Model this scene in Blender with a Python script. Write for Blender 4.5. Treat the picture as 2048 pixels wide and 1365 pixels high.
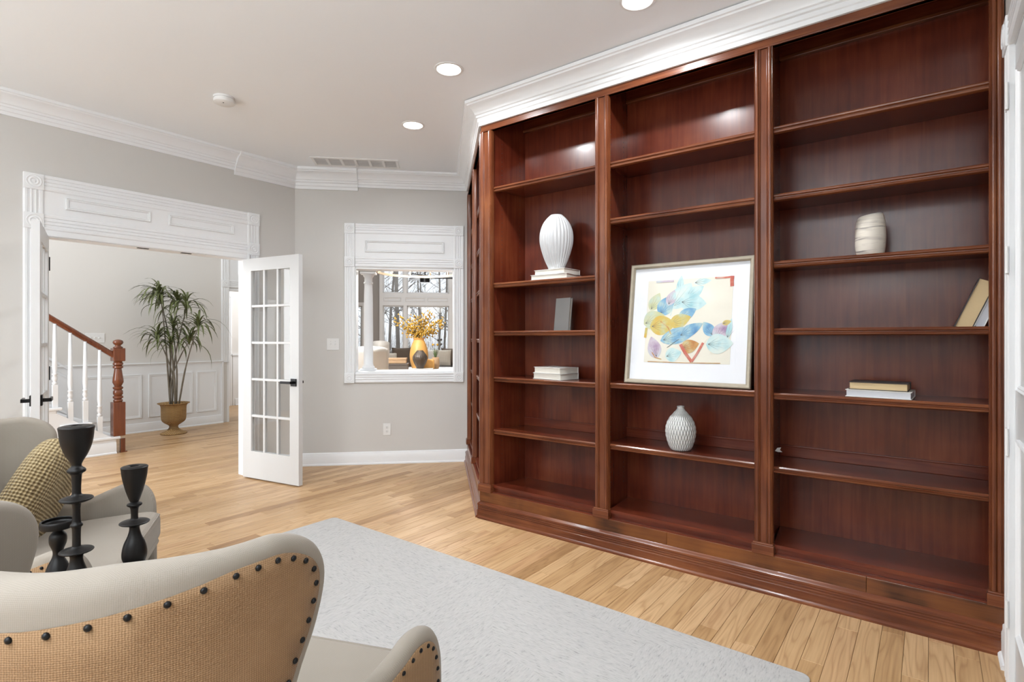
import bpy, bmesh, math, random
from mathutils import Vector, Matrix
random.seed(7)
for o in list(bpy.data.objects): bpy.data.objects.remove(o)
scene = bpy.context.scene
COL = scene.collection
PI = math.pi
R = math.radians

# ------------------------------------------------------------------ camera
FPX, YAW, HORIZON, EYE = 1093.9, R(37.37), 675.75, 1.31
cam_d = bpy.data.cameras.new('camera'); cam = bpy.data.objects.new('camera', cam_d); COL.objects.link(cam)
cam_d.sensor_width = 36.0; cam_d.lens = FPX / 2048 * 36.0
cam_d.shift_y = -(682.5 - HORIZON) / 2048
cam_d.clip_start = 0.02; cam_d.clip_end = 200
cam.location = (0, 0, EYE); cam.rotation_euler = (PI / 2, 0, YAW)
scene.camera = cam
# ------------------------------------------------------------------ view
vs = scene.view_settings
vs.view_transform = 'Standard'; vs.look = 'None'; vs.gamma = 1.0; vs.use_curve_mapping = False
vs.exposure = 0.0
# ------------------------------------------------------------------ world: pale overcast winter sky
w = bpy.data.worlds.new('World'); scene.world = w; w.use_nodes = True
wn = w.node_tree.nodes; wn['Background'].inputs[0].default_value = (0.90, 0.94, 1.0, 1); wn['Background'].inputs[1].default_value = 1.25
# ------------------------------------------------------------------ large lights (added daylight fill areas)
def area(name, loc, rot, sx, sy, power, col=(1, 1, 1), shape='RECTANGLE', spread=PI):
    l = bpy.data.lights.new(name, 'AREA'); l.shape = shape; l.size = sx; l.size_y = sy; l.energy = power; l.color = col; l.spread = spread
    o = bpy.data.objects.new(name, l); COL.objects.link(o); o.location = loc; o.rotation_euler = rot
    return o
# fill lights at two added, unseen rear windows, facing into the room
area('window_daylight', (-1.55, -2.52, 1.45), (R(90), 0, 0), 1.3, 1.9, 8, (0.90, 0.955, 1.0))
area('window_daylight', (-3.65, -2.52, 1.45), (R(90), 0, 0), 1.3, 1.9, 8, (0.90, 0.955, 1.0))
# added fill light at an unseen foyer opening, left of the stair hall
area('window_daylight', (-6.9, -1.42, 2.3), (R(90), 0, 0), 2.2, 3.6, 210, (0.94, 0.97, 1.0))

# ------------------------------------------------------------------ materials
MATS = {}
def nt(name):
    m = bpy.data.materials.new(name); m.use_nodes = True; MATS[name] = m
    n = m.node_tree.nodes; return m, n, m.node_tree.links, n['Principled BSDF']
def plain(name, col, rough=0.5, metal=0.0, coat=0.0, bump=0.0, bscale=200.0, spec=0.5, vary=0.0, vscale=6.0):
    m, n, l, p = nt(name)
    p.inputs['Base Color'].default_value = (*col, 1); p.inputs['Roughness'].default_value = rough
    p.inputs['Metallic'].default_value = metal; p.inputs['Coat Weight'].default_value = coat
    p.inputs['Specular IOR Level'].default_value = spec
    if bump or vary:
        tc = n.new('ShaderNodeTexCoord'); 
    if bump:
        t = n.new('ShaderNodeTexNoise'); t.inputs['Scale'].default_value = bscale; l.new(tc.outputs['Object'], t.inputs['Vector'])
        b = n.new('ShaderNodeBump'); b.inputs['Strength'].default_value = bump; b.inputs['Distance'].default_value = 0.002
        l.new(t.outputs[0], b.inputs['Height']); l.new(b.outputs[0], p.inputs['Normal'])
    if vary:
        t2 = n.new('ShaderNodeTexNoise'); t2.inputs['Scale'].default_value = vscale; t2.inputs['Detail'].default_value = 4
        l.new(tc.outputs['Object'], t2.inputs['Vector'])
        mx = n.new('ShaderNodeMix'); mx.data_type = 'RGBA'
        mx.inputs[6].default_value = (*[c * (1 - vary) for c in col], 1); mx.inputs[7].default_value = (*[min(1, c * (1 + vary)) for c in col], 1)
        l.new(t2.outputs[0], mx.inputs[0]); l.new(mx.outputs[2], p.inputs['Base Color'])
    return m
def ramp(n, stops):
    r = n.new('ShaderNodeValToRGB'); e = r.color_ramp.elements
    while len(e) < len(stops): e.new(0.5)
    for i, (p, c) in enumerate(stops): e[i].position = p; e[i].color = (*c, 1)
    return r
def wood(name, axis, stops, rough=0.3, coat=0.35, gscale=1.0, bump=0.08, blotch=0.5):
    m, n, l, p = nt(name)
    tc = n.new('ShaderNodeTexCoord'); oi = n.new('ShaderNodeObjectInfo')
    add = n.new('ShaderNodeVectorMath'); add.operation = 'MULTIPLY_ADD'
    cx = n.new('ShaderNodeCombineXYZ')
    for i in range(3): l.new(oi.outputs['Random'], cx.inputs[i])
    l.new(cx.outputs[0], add.inputs[0]); add.inputs[1].default_value = (13, 7, 11); l.new(tc.outputs['Object'], add.inputs[2])
    mp = n.new('ShaderNodeMapping'); s = [22 * gscale] * 3; s[axis] = 1.3 * gscale
    mp.inputs['Scale'].default_value = s; l.new(add.outputs[0], mp.inputs[0])
    t = n.new('ShaderNodeTexNoise'); t.inputs['Scale'].default_value = 2.2; t.inputs['Detail'].default_value = 6; t.inputs['Distortion'].default_value = 0.7
    l.new(mp.outputs[0], t.inputs['Vector'])
    t3 = n.new('ShaderNodeTexNoise'); t3.inputs['Scale'].default_value = 3.0; t3.inputs['Detail'].default_value = 3
    l.new(add.outputs[0], t3.inputs['Vector'])
    mix = n.new('ShaderNodeMix'); mix.data_type = 'FLOAT'; mix.inputs[0].default_value = blotch
    l.new(t.outputs[0], mix.inputs[2]); l.new(t3.outputs[0], mix.inputs[3])
    r = ramp(n, stops); l.new(mix.outputs[0], r.inputs[0]); l.new(r.outputs[0], p.inputs['Base Color'])
    b = n.new('ShaderNodeBump'); b.inputs['Strength'].default_value = bump; b.inputs['Distance'].default_value = 0.0015
    l.new(t.outputs[0], b.inputs['Height']); l.new(b.outputs[0], p.inputs['Normal'])
    p.inputs['Roughness'].default_value = rough; p.inputs['Coat Weight'].default_value = coat; p.inputs['Coat Roughness'].default_value = 0.12; p.inputs['Specular IOR Level'].default_value = 0.38
    return m
MAH = [(0.26, (0.060, 0.0095, 0.0048)), (0.5, (0.122, 0.0225, 0.0098)), (0.74, (0.200, 0.049, 0.0185))]
MAHL = [(0.28, (0.070, 0.0165, 0.007)), (0.5, (0.150, 0.043, 0.016)), (0.72, (0.25, 0.085, 0.032))]
MAHF = [(0.34, (0.055, 0.018, 0.008)), (0.46, (0.15, 0.048, 0.014)), (0.68, (0.24, 0.085, 0.022))]
wood('mahogany_x', 0, MAH, 0.27, 0.12, blotch=.6, gscale=.8); wood('mahogany_z', 2, MAH, 0.27, 0.12, blotch=.62, gscale=.8)
wood('mahogany_trim_x', 0, MAHL, 0.27, 0.12); wood('mahogany_trim_z', 2, MAHL, 0.27, 0.12)
wood('mahogany_fascia', 0, MAHF, 0.27, 0.15, blotch=0.75)
wood('stair_wood', 2, [(0.3, (0.11, 0.030, 0.012)), (0.7, (0.24, 0.07, 0.025))], 0.22, 0.5)
wood('dark_leg', 2, [(0.3, (0.05, 0.03, 0.018)), (0.7, (0.12, 0.07, 0.04))], 0.4, 0.1)
# oak strip floor: per-plank colour + cathedral grain
def oak():
    m, n, l, p = nt('oak_floor')
    tc = n.new('ShaderNodeTexCoord'); oi = n.new('ShaderNodeObjectInfo'); ge = n.new('ShaderNodeNewGeometry')
    sm = n.new('ShaderNodeMath'); sm.operation = 'ADD'; l.new(oi.outputs['Random'], sm.inputs[0]); l.new(ge.outputs['Random Per Island'], sm.inputs[1])
    fr = n.new('ShaderNodeMath'); fr.operation = 'FRACT'; l.new(sm.outputs[0], fr.inputs[0])
    cx = n.new('ShaderNodeCombineXYZ')
    for i in range(3): l.new(fr.outputs[0], cx.inputs[i])
    add = n.new('ShaderNodeVectorMath'); add.operation = 'MULTIPLY_ADD'; add.inputs[1].default_value = (5, 37, 17)
    l.new(cx.outputs[0], add.inputs[0]); l.new(tc.outputs['Object'], add.inputs[2])
    mp = n.new('ShaderNodeMapping'); mp.inputs['Scale'].default_value = (1.0, 0.09, 1.0); l.new(add.outputs[0], mp.inputs[0])
    nz = n.new('ShaderNodeTexNoise'); nz.inputs['Scale'].default_value = 9; nz.inputs['Detail'].default_value = 2; l.new(mp.outputs[0], nz.inputs['Vector'])
    mu = n.new('ShaderNodeMath'); mu.operation = 'MULTIPLY'; mu.inputs[1].default_value = 13; l.new(nz.outputs[0], mu.inputs[0])
    f2 = n.new('ShaderNodeMath'); f2.operation = 'PINGPONG'; f2.inputs[1].default_value = 0.5; l.new(mu.outputs[0], f2.inputs[0])
    fine = n.new('ShaderNodeTexNoise'); fine.inputs['Scale'].default_value = 130; fine.inputs['Detail'].default_value = 3
    mp2 = n.new('ShaderNodeMapping'); mp2.inputs['Scale'].default_value = (1, 0.03, 1); l.new(add.outputs[0], mp2.inputs[0]); l.new(mp2.outputs[0], fine.inputs['Vector'])
    base = ramp(n, [(0.0, (0.37, 0.21, 0.094)), (0.12, (0.50, 0.31, 0.15)), (0.55, (0.58, 0.375, 0.195)), (0.85, (0.63, 0.42, 0.23)), (1.0, (0.53, 0.32, 0.165))]); l.new(fr.outputs[0], base.inputs[0])
    g = ramp(n, [(0.0, (0.70, 0.62, 0.55)), (0.16, (0.93, 0.91, 0.89)), (0.5, (1.03, 1.03, 1.03))]); l.new(f2.outputs[0], g.inputs[0])
    g2 = ramp(n, [(0.3, (0.86, 0.83, 0.80)), (0.6, (1.03, 1.03, 1.03))]); l.new(fine.outputs[0], g2.inputs[0])
    m1 = n.new('ShaderNodeMix'); m1.data_type = 'RGBA'; m1.blend_type = 'MULTIPLY'; m1.inputs[0].default_value = 0.75; l.new(base.outputs[0], m1.inputs[6]); l.new(g.outputs[0], m1.inputs[7])
    m2 = n.new('ShaderNodeMix'); m2.data_type = 'RGBA'; m2.blend_type = 'MULTIPLY'; m2.inputs[0].default_value = 0.85; l.new(m1.outputs[2], m2.inputs[6]); l.new(g2.outputs[0], m2.inputs[7])
    l.new(m2.outputs[2], p.inputs['Base Color']); p.inputs['Roughness'].default_value = 0.42; p.inputs['Coat Weight'].default_value = 0.12; p.inputs['Coat Roughness'].default_value = 0.25
oak()
plain('gap', (0.16, 0.09, 0.045), 0.9)
plain('wall_paint', (0.625, 0.610, 0.585), 0.75, bump=0.03, bscale=350)
plain('hall_paint', (0.70, 0.68, 0.65), 0.75, bump=0.03, bscale=350)
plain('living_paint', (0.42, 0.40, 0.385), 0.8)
plain('ceiling_paint', (0.90, 0.93, 0.96), 0.9, bump=0.03, bscale=300)
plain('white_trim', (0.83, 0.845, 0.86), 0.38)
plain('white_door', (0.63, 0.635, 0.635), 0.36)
plain('white_plastic', (0.80, 0.80, 0.79), 0.35)
plain('vent_grey', (0.60, 0.60, 0.60), 0.6)
plain('black_metal', (0.012, 0.012, 0.013), 0.35, 0.6)
plain('black_wood', (0.0055, 0.005, 0.005), 0.42, 0, 0.0, bump=0.05, bscale=60, spec=0.28)
plain('dark_slot', (0.02, 0.02, 0.02), 0.8)
plain('steel', (0.55, 0.55, 0.54), 0.35, 0.9)
def glass(name, tint=(0.97, 0.98, 0.98), fac=0.035, rough=0.02):
    m, n, l, p = nt(name); n.remove(p)
    tr = n.new('ShaderNodeBsdfTransparent'); tr.inputs[0].default_value = (*tint, 1)
    gl = n.new('ShaderNodeBsdfGlossy'); gl.inputs['Roughness'].default_value = rough
    lw = n.new('ShaderNodeLayerWeight'); lw.inputs[0].default_value = 0.5; pw = n.new('ShaderNodeMath'); pw.operation = 'POWER'; pw.inputs[1].default_value = 5.0; l.new(lw.outputs['Facing'], pw.inputs[0])
    fr = n.new('ShaderNodeMath'); fr.operation = 'MULTIPLY_ADD'; fr.inputs[1].default_value = 0.8; fr.inputs[2].default_value = fac; l.new(pw.outputs[0], fr.inputs[0])
    mx = n.new('ShaderNodeMixShader'); l.new(fr.outputs[0], mx.inputs[0]); l.new(tr.outputs[0], mx.inputs[1]); l.new(gl.outputs[0], mx.inputs[2])
    l.new(mx.outputs[0], n['Material Output'].inputs[0]); return m
glass('clear_glass'); glass('picture_glass', (.99, .99, .99), 0.004, 0.12)
def fabric(name, c1, c2, scale, bump=0.5, rough=0.95, dist=0.002, axis_tex='UV', streak=0.0):
    m, n, l, p = nt(name)
    tc = n.new('ShaderNodeTexCoord')
    outs = []
    for ax in ('X', 'Y'):
        wv = n.new('ShaderNodeTexWave'); wv.bands_direction = ax; wv.inputs['Scale'].default_value = scale
        wv.inputs['Distortion'].default_value = 1.6; wv.inputs['Detail'].default_value = 2; wv.inputs['Detail Scale'].default_value = 1.2
        l.new(tc.outputs[axis_tex], wv.inputs['Vector']); outs.append(wv)
    ad = n.new('ShaderNodeMath'); ad.operation = 'ADD'; l.new(outs[0].outputs['Fac'], ad.inputs[0]); l.new(outs[1].outputs['Fac'], ad.inputs[1])
    hf = n.new('ShaderNodeMath'); hf.operation = 'MULTIPLY'; hf.inputs[1].default_value = 0.5; l.new(ad.outputs[0], hf.inputs[0])
    nz = n.new('ShaderNodeTexNoise'); nz.inputs['Scale'].default_value = 7; nz.inputs['Detail'].default_value = 5; l.new(tc.outputs['Object'], nz.inputs['Vector'])
    mm = n.new('ShaderNodeMix'); mm.data_type = 'FLOAT'; mm.inputs[0].default_value = 0.45; l.new(hf.outputs[0], mm.inputs[2]); l.new(nz.outputs[0], mm.inputs[3])
    r = ramp(n, [(0.25, c1), (0.7, c2)]); l.new(mm.outputs[0], r.inputs[0]); l.new(r.outputs[0], p.inputs['Base Color'])
    b = n.new('ShaderNodeBump'); b.inputs['Strength'].default_value = bump; b.inputs['Distance'].default_value = dist
    l.new(hf.outputs[0], b.inputs['Height']); l.new(b.outputs[0], p.inputs['Normal'])
    p.inputs['Roughness'].default_value = rough; p.inputs['Specular IOR Level'].default_value = 0.15; p.inputs['Sheen Weight'].default_value = 0.1
    return m
fabric('linen', (0.275, 0.241, 0.202), (0.325, 0.290, 0.248), 130, 0.22, dist=0.001)
fabric('burlap', (0.20, 0.115, 0.058), (0.34, 0.215, 0.118), 95, 0.6, dist=0.0012)
fabric('knit', (0.17, 0.11, 0.045), (0.55, 0.44, 0.25), 24, 1.0, dist=0.01)
fabric('grey_cloth', (0.26, 0.25, 0.24), (0.32, 0.31, 0.30), 40, 0.3)
fabric('brown_cloth', (0.11, 0.085, 0.065), (0.16, 0.125, 0.10), 40, 0.3)
fabric('cream_cloth', (0.55, 0.50, 0.43), (0.70, 0.66, 0.58), 12, 0.4)
fabric('white_cloth', (0.66, 0.64, 0.60), (0.74, 0.72, 0.68), 60, 0.2)
fabric('wicker', (0.20, 0.105, 0.035), (0.50, 0.32, 0.14), 16, 1.0, dist=0.006)
def rugmat():
    m, n, l, p = nt('rug_wool')
    tc = n.new('ShaderNodeTexCoord')
    ch = n.new('ShaderNodeTexNoise'); ch.inputs['Scale'].default_value = 1.7; ch.inputs['Detail'].default_value = 0; l.new(tc.outputs['Object'], ch.inputs['Vector'])
    outs = []
    for sc in ((22, 110, 20), (110, 22, 20)):
        mp = n.new('ShaderNodeMapping'); mp.inputs['Scale'].default_value = sc; mp.inputs['Rotation'].default_value = (0, 0, 0.35); l.new(tc.outputs['Object'], mp.inputs[0])
        t = n.new('ShaderNodeTexNoise'); t.inputs['Scale'].default_value = 1.6; t.inputs['Detail'].default_value = 5; l.new(mp.outputs[0], t.inputs['Vector']); outs.append(t)
    gt = n.new('ShaderNodeMath'); gt.operation = 'GREATER_THAN'; gt.inputs[1].default_value = 0.5; l.new(ch.outputs[0], gt.inputs[0])
    mx = n.new('ShaderNodeMix'); mx.data_type = 'FLOAT'; l.new(gt.outputs[0], mx.inputs[0]); l.new(outs[0].outputs[0], mx.inputs[2]); l.new(outs[1].outputs[0], mx.inputs[3])
    r = ramp(n, [(0.27, (0.29, 0.285, 0.28)), (0.40, (0.43, 0.422, 0.412)), (0.6, (0.475, 0.465, 0.453))]); l.new(mx.outputs[0], r.inputs[0]); l.new(r.outputs[0], p.inputs['Base Color'])
    b = n.new('ShaderNodeBump'); b.inputs['Strength'].default_value = 0.5; b.inputs['Distance'].default_value = 0.004; l.new(mx.outputs[0], b.inputs['Height']); l.new(b.outputs[0], p.inputs['Normal'])
    p.inputs['Roughness'].default_value = 1.0; p.inputs['Specular IOR Level'].default_value = 0.05
rugmat()
plain('white_ceramic', (0.58, 0.59, 0.60), 0.55)
plain('pearl_ceramic', (0.62, 0.62, 0.60), 0.30, 0.15, bump=0.3, bscale=500)
def lattice():  # groove shade painted into the colour, following the relief lattice
    m, n, l, p = nt('lattice_glaze'); tc = n.new('ShaderNodeTexCoord'); sp = n.new('ShaderNodeSeparateXYZ'); l.new(tc.outputs['Object'], sp.inputs[0])
    def mt(op, a, b=None):
        q = n.new('ShaderNodeMath'); q.operation = op
        for i, v in enumerate((a, b)):
            if v is None: continue
            if isinstance(v, (int, float)): q.inputs[i].default_value = v
            else: l.new(v, q.inputs[i])
        return q.outputs[0]
    ang = mt('MULTIPLY', mt('ARCTAN2', sp.outputs[1], sp.outputs[0]), 15); zz_ = mt('MULTIPLY', sp.outputs[2], 57.2)
    v = mt('MULTIPLY', mt('ABSOLUTE', mt('SINE', mt('ADD', ang, zz_))), mt('ABSOLUTE', mt('SINE', mt('SUBTRACT', ang, zz_))))
    r = ramp(n, [(0.03, (0.20, 0.20, 0.195)), (0.30, (0.55, 0.56, 0.55)), (0.8, (0.70, 0.71, 0.70))]); l.new(v, r.inputs[0]); l.new(r.outputs[0], p.inputs['Base Color']); p.inputs['Roughness'].default_value = 0.35
lattice()
def marble():
    m, n, l, p = nt('marbled_ceramic')
    tc = n.new('ShaderNodeTexCoord'); mp = n.new('ShaderNodeMapping'); mp.inputs['Scale'].default_value = (6, 6, 55); mp.inputs['Rotation'].default_value = (0, 0.22, 0)
    l.new(tc.outputs['Object'], mp.inputs[0]); t = n.new('ShaderNodeTexNoise'); t.inputs['Scale'].default_value = 1.0; t.inputs['Detail'].default_value = 6; t.inputs['Distortion'].default_value = 0.6
    l.new(mp.outputs[0], t.inputs['Vector'])
    r = ramp(n, [(0.30, (0.16, 0.14, 0.13)), (0.40, (0.62, 0.57, 0.50)), (0.5, (0.76, 0.71, 0.62))]); l.new(t.outputs[0], r.inputs[0]); l.new(r.outputs[0], p.inputs['Base Color']); p.inputs['Roughness'].default_value = 0.5
marble()
plain('book_white', (0.76, 0.75, 0.72), 0.6); plain('book_cream', (0.70, 0.66, 0.58), 0.7); plain('pages', (0.72, 0.69, 0.62), 0.85, bump=0.2, bscale=400)
plain('pages_tan', (0.62, 0.47, 0.27), 0.85, bump=0.2, bscale=400); plain('pages_silver', (0.60, 0.62, 0.66), 0.6); plain('book_dark', (0.035, 0.03, 0.028), 0.5); plain('book_grey', (0.30, 0.295, 0.285), 0.6)
plain('frame_gold', (0.37, 0.325, 0.25), 0.45, 0.3, bump=0.2, bscale=150, vary=0.15, vscale=30)
plain('mat_board', (0.80, 0.82, 0.86), 0.8); plain('art_paper', (0.74, 0.715, 0.62), 0.85, vary=0.06, vscale=5)
plain('orange_ceramic', (0.68, 0.36, 0.10), 0.45, vary=0.12, vscale=8); plain('bronze_ceramic', (0.075, 0.058, 0.045), 0.4, 0.2)
plain('orange_block', (0.66, 0.34, 0.09), 0.6, vary=0.25, vscale=14)
plain('yellow_flower', (0.46, 0.27, 0.035), 0.7, vary=0.35, vscale=20); plain('twig', (0.06, 0.06, 0.025), 0.8)
plain('grass_green', (0.09, 0.14, 0.045), 0.7); plain('leaf_green', (0.115, 0.135, 0.048), 0.45, vary=0.45, vscale=4); plain('cane', (0.17, 0.145, 0.11), 0.8, vary=0.4, vscale=30); plain('soil', (0.02, 0.014, 0.01), 0.95)
plain('box_dark', (0.085, 0.065, 0.05), 0.6); plain('box_tan', (0.42, 0.27, 0.15), 0.8, bump=0.5, bscale=90)
plain('brass', (0.62, 0.50, 0.36), 0.4, 0.6)
plain('bark', (0.30, 0.275, 0.25), 0.9, vary=0.3, vscale=4); plain('leaf_litter', (0.24, 0.19, 0.145), 1.0, vary=0.35, vscale=1.5)
plain('sofa_base', (0.36, 0.35, 0.34), 0.9)
def emit(name, col, s):
    m, n, l, p = nt(name); p.inputs['Base Color'].default_value = (*col, 1); p.inputs['Emission Color'].default_value = (*col, 1); p.inputs['Emission Strength'].default_value = s
emit('lamp_glow', (1, 0.98, 0.95), 9.0); emit('bulb_glow', (1, 0.85, 0.6), 2.0)
def water(name, a, b, c, scale=14):
    m, n, l, p = nt(name); tc = n.new('ShaderNodeTexCoord'); t = n.new('ShaderNodeTexNoise'); t.inputs['Scale'].default_value = scale; t.inputs['Detail'].default_value = 5
    l.new(tc.outputs['Object'], t.inputs['Vector']); r = ramp(n, [(0.3, a), (0.5, b), (0.68, c)]); l.new(t.outputs[0], r.inputs[0]); l.new(r.outputs[0], p.inputs['Base Color']); p.inputs['Roughness'].default_value = 0.85
water('wash_aqua', (0.32, 0.55, 0.60), (0.52, 0.68, 0.68), (0.66, 0.73, 0.68)); water('wash_blue', (0.08, 0.22, 0.45), (0.22, 0.42, 0.58), (0.50, 0.62, 0.55))
water('wash_gold', (0.62, 0.38, 0.06), (0.58, 0.48, 0.16), (0.48, 0.56, 0.40)); water('wash_olive', (0.50, 0.52, 0.24), (0.56, 0.58, 0.38), (0.50, 0.62, 0.55))
water('wash_violet', (0.34, 0.22, 0.36), (0.55, 0.48, 0.55), (0.50, 0.66, 0.66)); water('wash_red', (0.35, 0.03, 0.04), (0.52, 0.14, 0.10), (0.60, 0.34, 0.28)); water('wash_rust', (0.34, 0.10, 0.03), (0.52, 0.28, 0.10), (0.56, 0.52, 0.30)); plain('ink', (0.12, 0.13, 0.13), 0.9)

# ------------------------------------------------------------------ mesh helpers
def catmull(pts, n):
    out = []
    P = [Vector(p) for p in pts]; P = [P[0] * 2 - P[1]] + P + [P[-1] * 2 - P[-2]]
    for i in range(1, len(P) - 2):
        for k in range(n):
            t = k / n; a, b, c, d = P[i - 1], P[i], P[i + 1], P[i + 2]
            out.append(0.5 * ((2 * b) + (c - a) * t + (2 * a - 5 * b + 4 * c - d) * t * t + (3 * b - a - 3 * c + d) * t ** 3))
    out.append(P[-2]); return out
class MB:
    def __init__(s): s.v = []; s.f = []; s.uv = None
    def box(s, x0, x1, y0, y1, z0, z1, M=None):
        b = len(s.v); x0, x1 = min(x0, x1), max(x0, x1); y0, y1 = min(y0, y1), max(y0, y1); z0, z1 = min(z0, z1), max(z0, z1)
        P = [(x0, y0, z0), (x1, y0, z0), (x1, y1, z0), (x0, y1, z0), (x0, y0, z1), (x1, y0, z1), (x1, y1, z1), (x0, y1, z1)]
        s.v += [tuple(M @ Vector(p)) for p in P] if M else P
        s.f += [tuple(b + i for i in q) for q in ((0, 3, 2, 1), (4, 5, 6, 7), (0, 1, 5, 4), (1, 2, 6, 5), (2, 3, 7, 6), (3, 0, 4, 7))]; return s
    def sweep(s, path, prof, closed=False, up=(0, 0, 1), cap=True, flip=False):
        # prof (a,b): a along the horizontal side normal (right of travel), b along up ; mitred
        P = [Vector(p) for p in path]; U = Vector(up); n = len(P); b = len(s.v); m = len(prof)
        for i in range(n):
            d0 = (P[i] - P[i - 1]).normalized() if (i > 0 or closed) else None
            d1 = (P[(i + 1) % n] - P[i]).normalized() if (i < n - 1 or closed) else None
            if d0 is None: d0 = d1
            if d1 is None: d1 = d0
            n0 = d0.cross(U).normalized(); n1 = d1.cross(U).normalized(); nn = n0 + n1; nn = nn / max(0.3, nn.dot(n0)) if nn.length > 1e-6 else n0
            for a, c in prof: s.v.append(tuple(P[i] + nn * a + U * c))
        for i in range(n if closed else n - 1):
            j = (i + 1) % n
            for k in range(m):
                q = (b + i * m + k, b + i * m + (k + 1) % m, b + j * m + (k + 1) % m, b + j * m + k); s.f.append(q[::-1] if flip else q)
        if cap and not closed:
            s.f.append(tuple(b + k for k in range(m))[::-1]); s.f.append(tuple(b + (n - 1) * m + k for k in range(m)))
        return s
    def lathe(s, prof, c=(0, 0, 0), seg=24, fn=None, cap=True):
        b = len(s.v); m = len(prof)
        for r, z in prof:
            for k in range(seg):
                a = 2 * PI * k / seg; rr = r * (fn(a, z) if fn else 1); s.v.append((c[0] + rr * math.cos(a), c[1] + rr * math.sin(a), c[2] + z))
        for i in range(m - 1):
            for k in range(seg):
                k2 = (k + 1) % seg; s.f.append((b + i * seg + k, b + i * seg + k2, b + (i + 1) * seg + k2, b + (i + 1) * seg + k))
        if cap:
            s.f.append(tuple(b + k for k in range(seg))[::-1]); s.f.append(tuple(b + (m - 1) * seg + k for k in range(seg)))
        return s
    def tube(s, pts, rad, seg=6):
        P = [Vector(p) for p in pts]; n = len(P); b = len(s.v)
        rad = rad if isinstance(rad, (list, tuple)) else [rad] * n; ref = Vector((0.31, 0.17, 0.93))
        for i in range(n):
            d = (P[min(i + 1, n - 1)] - P[max(i - 1, 0)]).normalized(); u = d.cross(ref)
            if u.length < 1e-3: u = d.cross(Vector((1, 0, 0)))
            u.normalize(); v = d.cross(u)
            for k in range(seg): a = 2 * PI * k / seg; s.v.append(tuple(P[i] + (u * math.cos(a) + v * math.sin(a)) * rad[i]))
        for i in range(n - 1):
            for k in range(seg): k2 = (k + 1) % seg; s.f.append((b + i * seg + k, b + i * seg + k2, b + (i + 1) * seg + k2, b + (i + 1) * seg + k))
        s.f.append(tuple(b + k for k in range(seg))[::-1]); s.f.append(tuple(b + (n - 1) * seg + k for k in range(seg))); return s
    def prism(s, poly, z0, z1, M=None):
        b = len(s.v); m = len(poly); P = [(x, y, z0) for x, y in poly] + [(x, y, z1) for x, y in poly]
        s.v += [tuple(M @ Vector(p)) for p in P] if M else P
        s.f.append(tuple(range(b + m - 1, b - 1, -1))); s.f.append(tuple(range(b + m, b + 2 * m)))
        for k in range(m): k2 = (k + 1) % m; s.f.append((b + k, b + k2, b + m + k2, b + m + k))
        return s
    def grid(s, rows, closed_u=False):
        b = len(s.v); m = len(rows[0]); n = len(rows)
        for r in rows: s.v += [tuple(p) for p in r]
        for i in range(n - 1):
            for k in range(m if closed_u else m - 1): k2 = (k + 1) % m; s.f.append((b + i * m + k, b + i * m + k2, b + (i + 1) * m + k2, b + (i + 1) * m + k))
        return s
    def mesh(s, name, mat, smooth=False, uv=False):
        me = bpy.data.meshes.new(name); me.from_pydata(s.v, [], s.f)
        bm = bmesh.new(); bm.from_mesh(me); bmesh.ops.recalc_face_normals(bm, faces=bm.faces)
        if uv:   # box-projected UVs in metres, for woven cloth
            lay = bm.loops.layers.uv.new('UVMap')
            for f in bm.faces:
                nx, ny, nz = (abs(c) for c in f.normal)
                for lp in f.loops:
                    x, y, z = lp.vert.co
                    lp[lay].uv = (math.atan2(y + .05, x) * 0.35 if (nz < max(nx, ny) and uv == 'wrap') else (x if ny >= nx or nz > max(nx, ny) else y), z if nz < max(nx, ny) else y)
        bm.to_mesh(me); bm.free()
        if isinstance(mat, str): me.materials.append(MATS[mat])
        if smooth:
            me.polygons.foreach_set('use_smooth', [True] * len(me.polygons))
        return me
    def build(s, name, mat, parent=None, smooth=False, bevel=0, uv=False, loc=None, rz=None, auto=None, subsurf=0):
        return link(name, s.mesh(name, mat, smooth or bool(auto), uv), parent, loc, rz, bevel, auto, subsurf)
def link(name, me, parent=None, loc=None, rz=None, bevel=0, auto=None, subsurf=0):
    o = bpy.data.objects.new(name, me); COL.objects.link(o)
    if parent: o.parent = parent
    if loc: o.location = loc
    if rz is not None: o.rotation_euler = (0, 0, rz)
    if bevel:
        b = o.modifiers.new('bevel', 'BEVEL'); b.width = bevel; b.segments = 2; b.limit_method = 'ANGLE'; b.angle_limit = R(40)
    if subsurf:
        b = o.modifiers.new('subsurf', 'SUBSURF'); b.levels = subsurf; b.render_levels = subsurf
    if auto:
        try: me.set_sharp_from_angle(angle=R(auto))
        except Exception: pass
    return o
def tag(o, label=None, cat=None, group=None, kind=None):
    if label: o['label'] = label
    if cat: o['category'] = cat
    if group: o['group'] = group
    if kind: o['kind'] = kind
    return o
def empty(name, loc=(0, 0, 0), rz=0, label=None, cat=None, group=None, kind=None):
    o = bpy.data.objects.new(name, None); COL.objects.link(o); o.location = loc; o.rotation_euler = (0, 0, rz); o.empty_display_size = 0.1
    return tag(o, label, cat, group, kind)
def copy_tree(o, parent=None):
    c = o.copy(); COL.objects.link(c); c.parent = parent
    for ch in list(o.children): copy_tree(ch, c)
    return c
AX = Vector((-math.sin(YAW), math.cos(YAW), 0)); RT = Vector((math.cos(YAW), math.sin(YAW), 0))
def at(px, py, t):      # a point of the place at depth t metres
    return AX * t + RT * ((px - 1024) / FPX * t) + Vector((0, 0, EYE + (HORIZON - py) / FPX * t))

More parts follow.
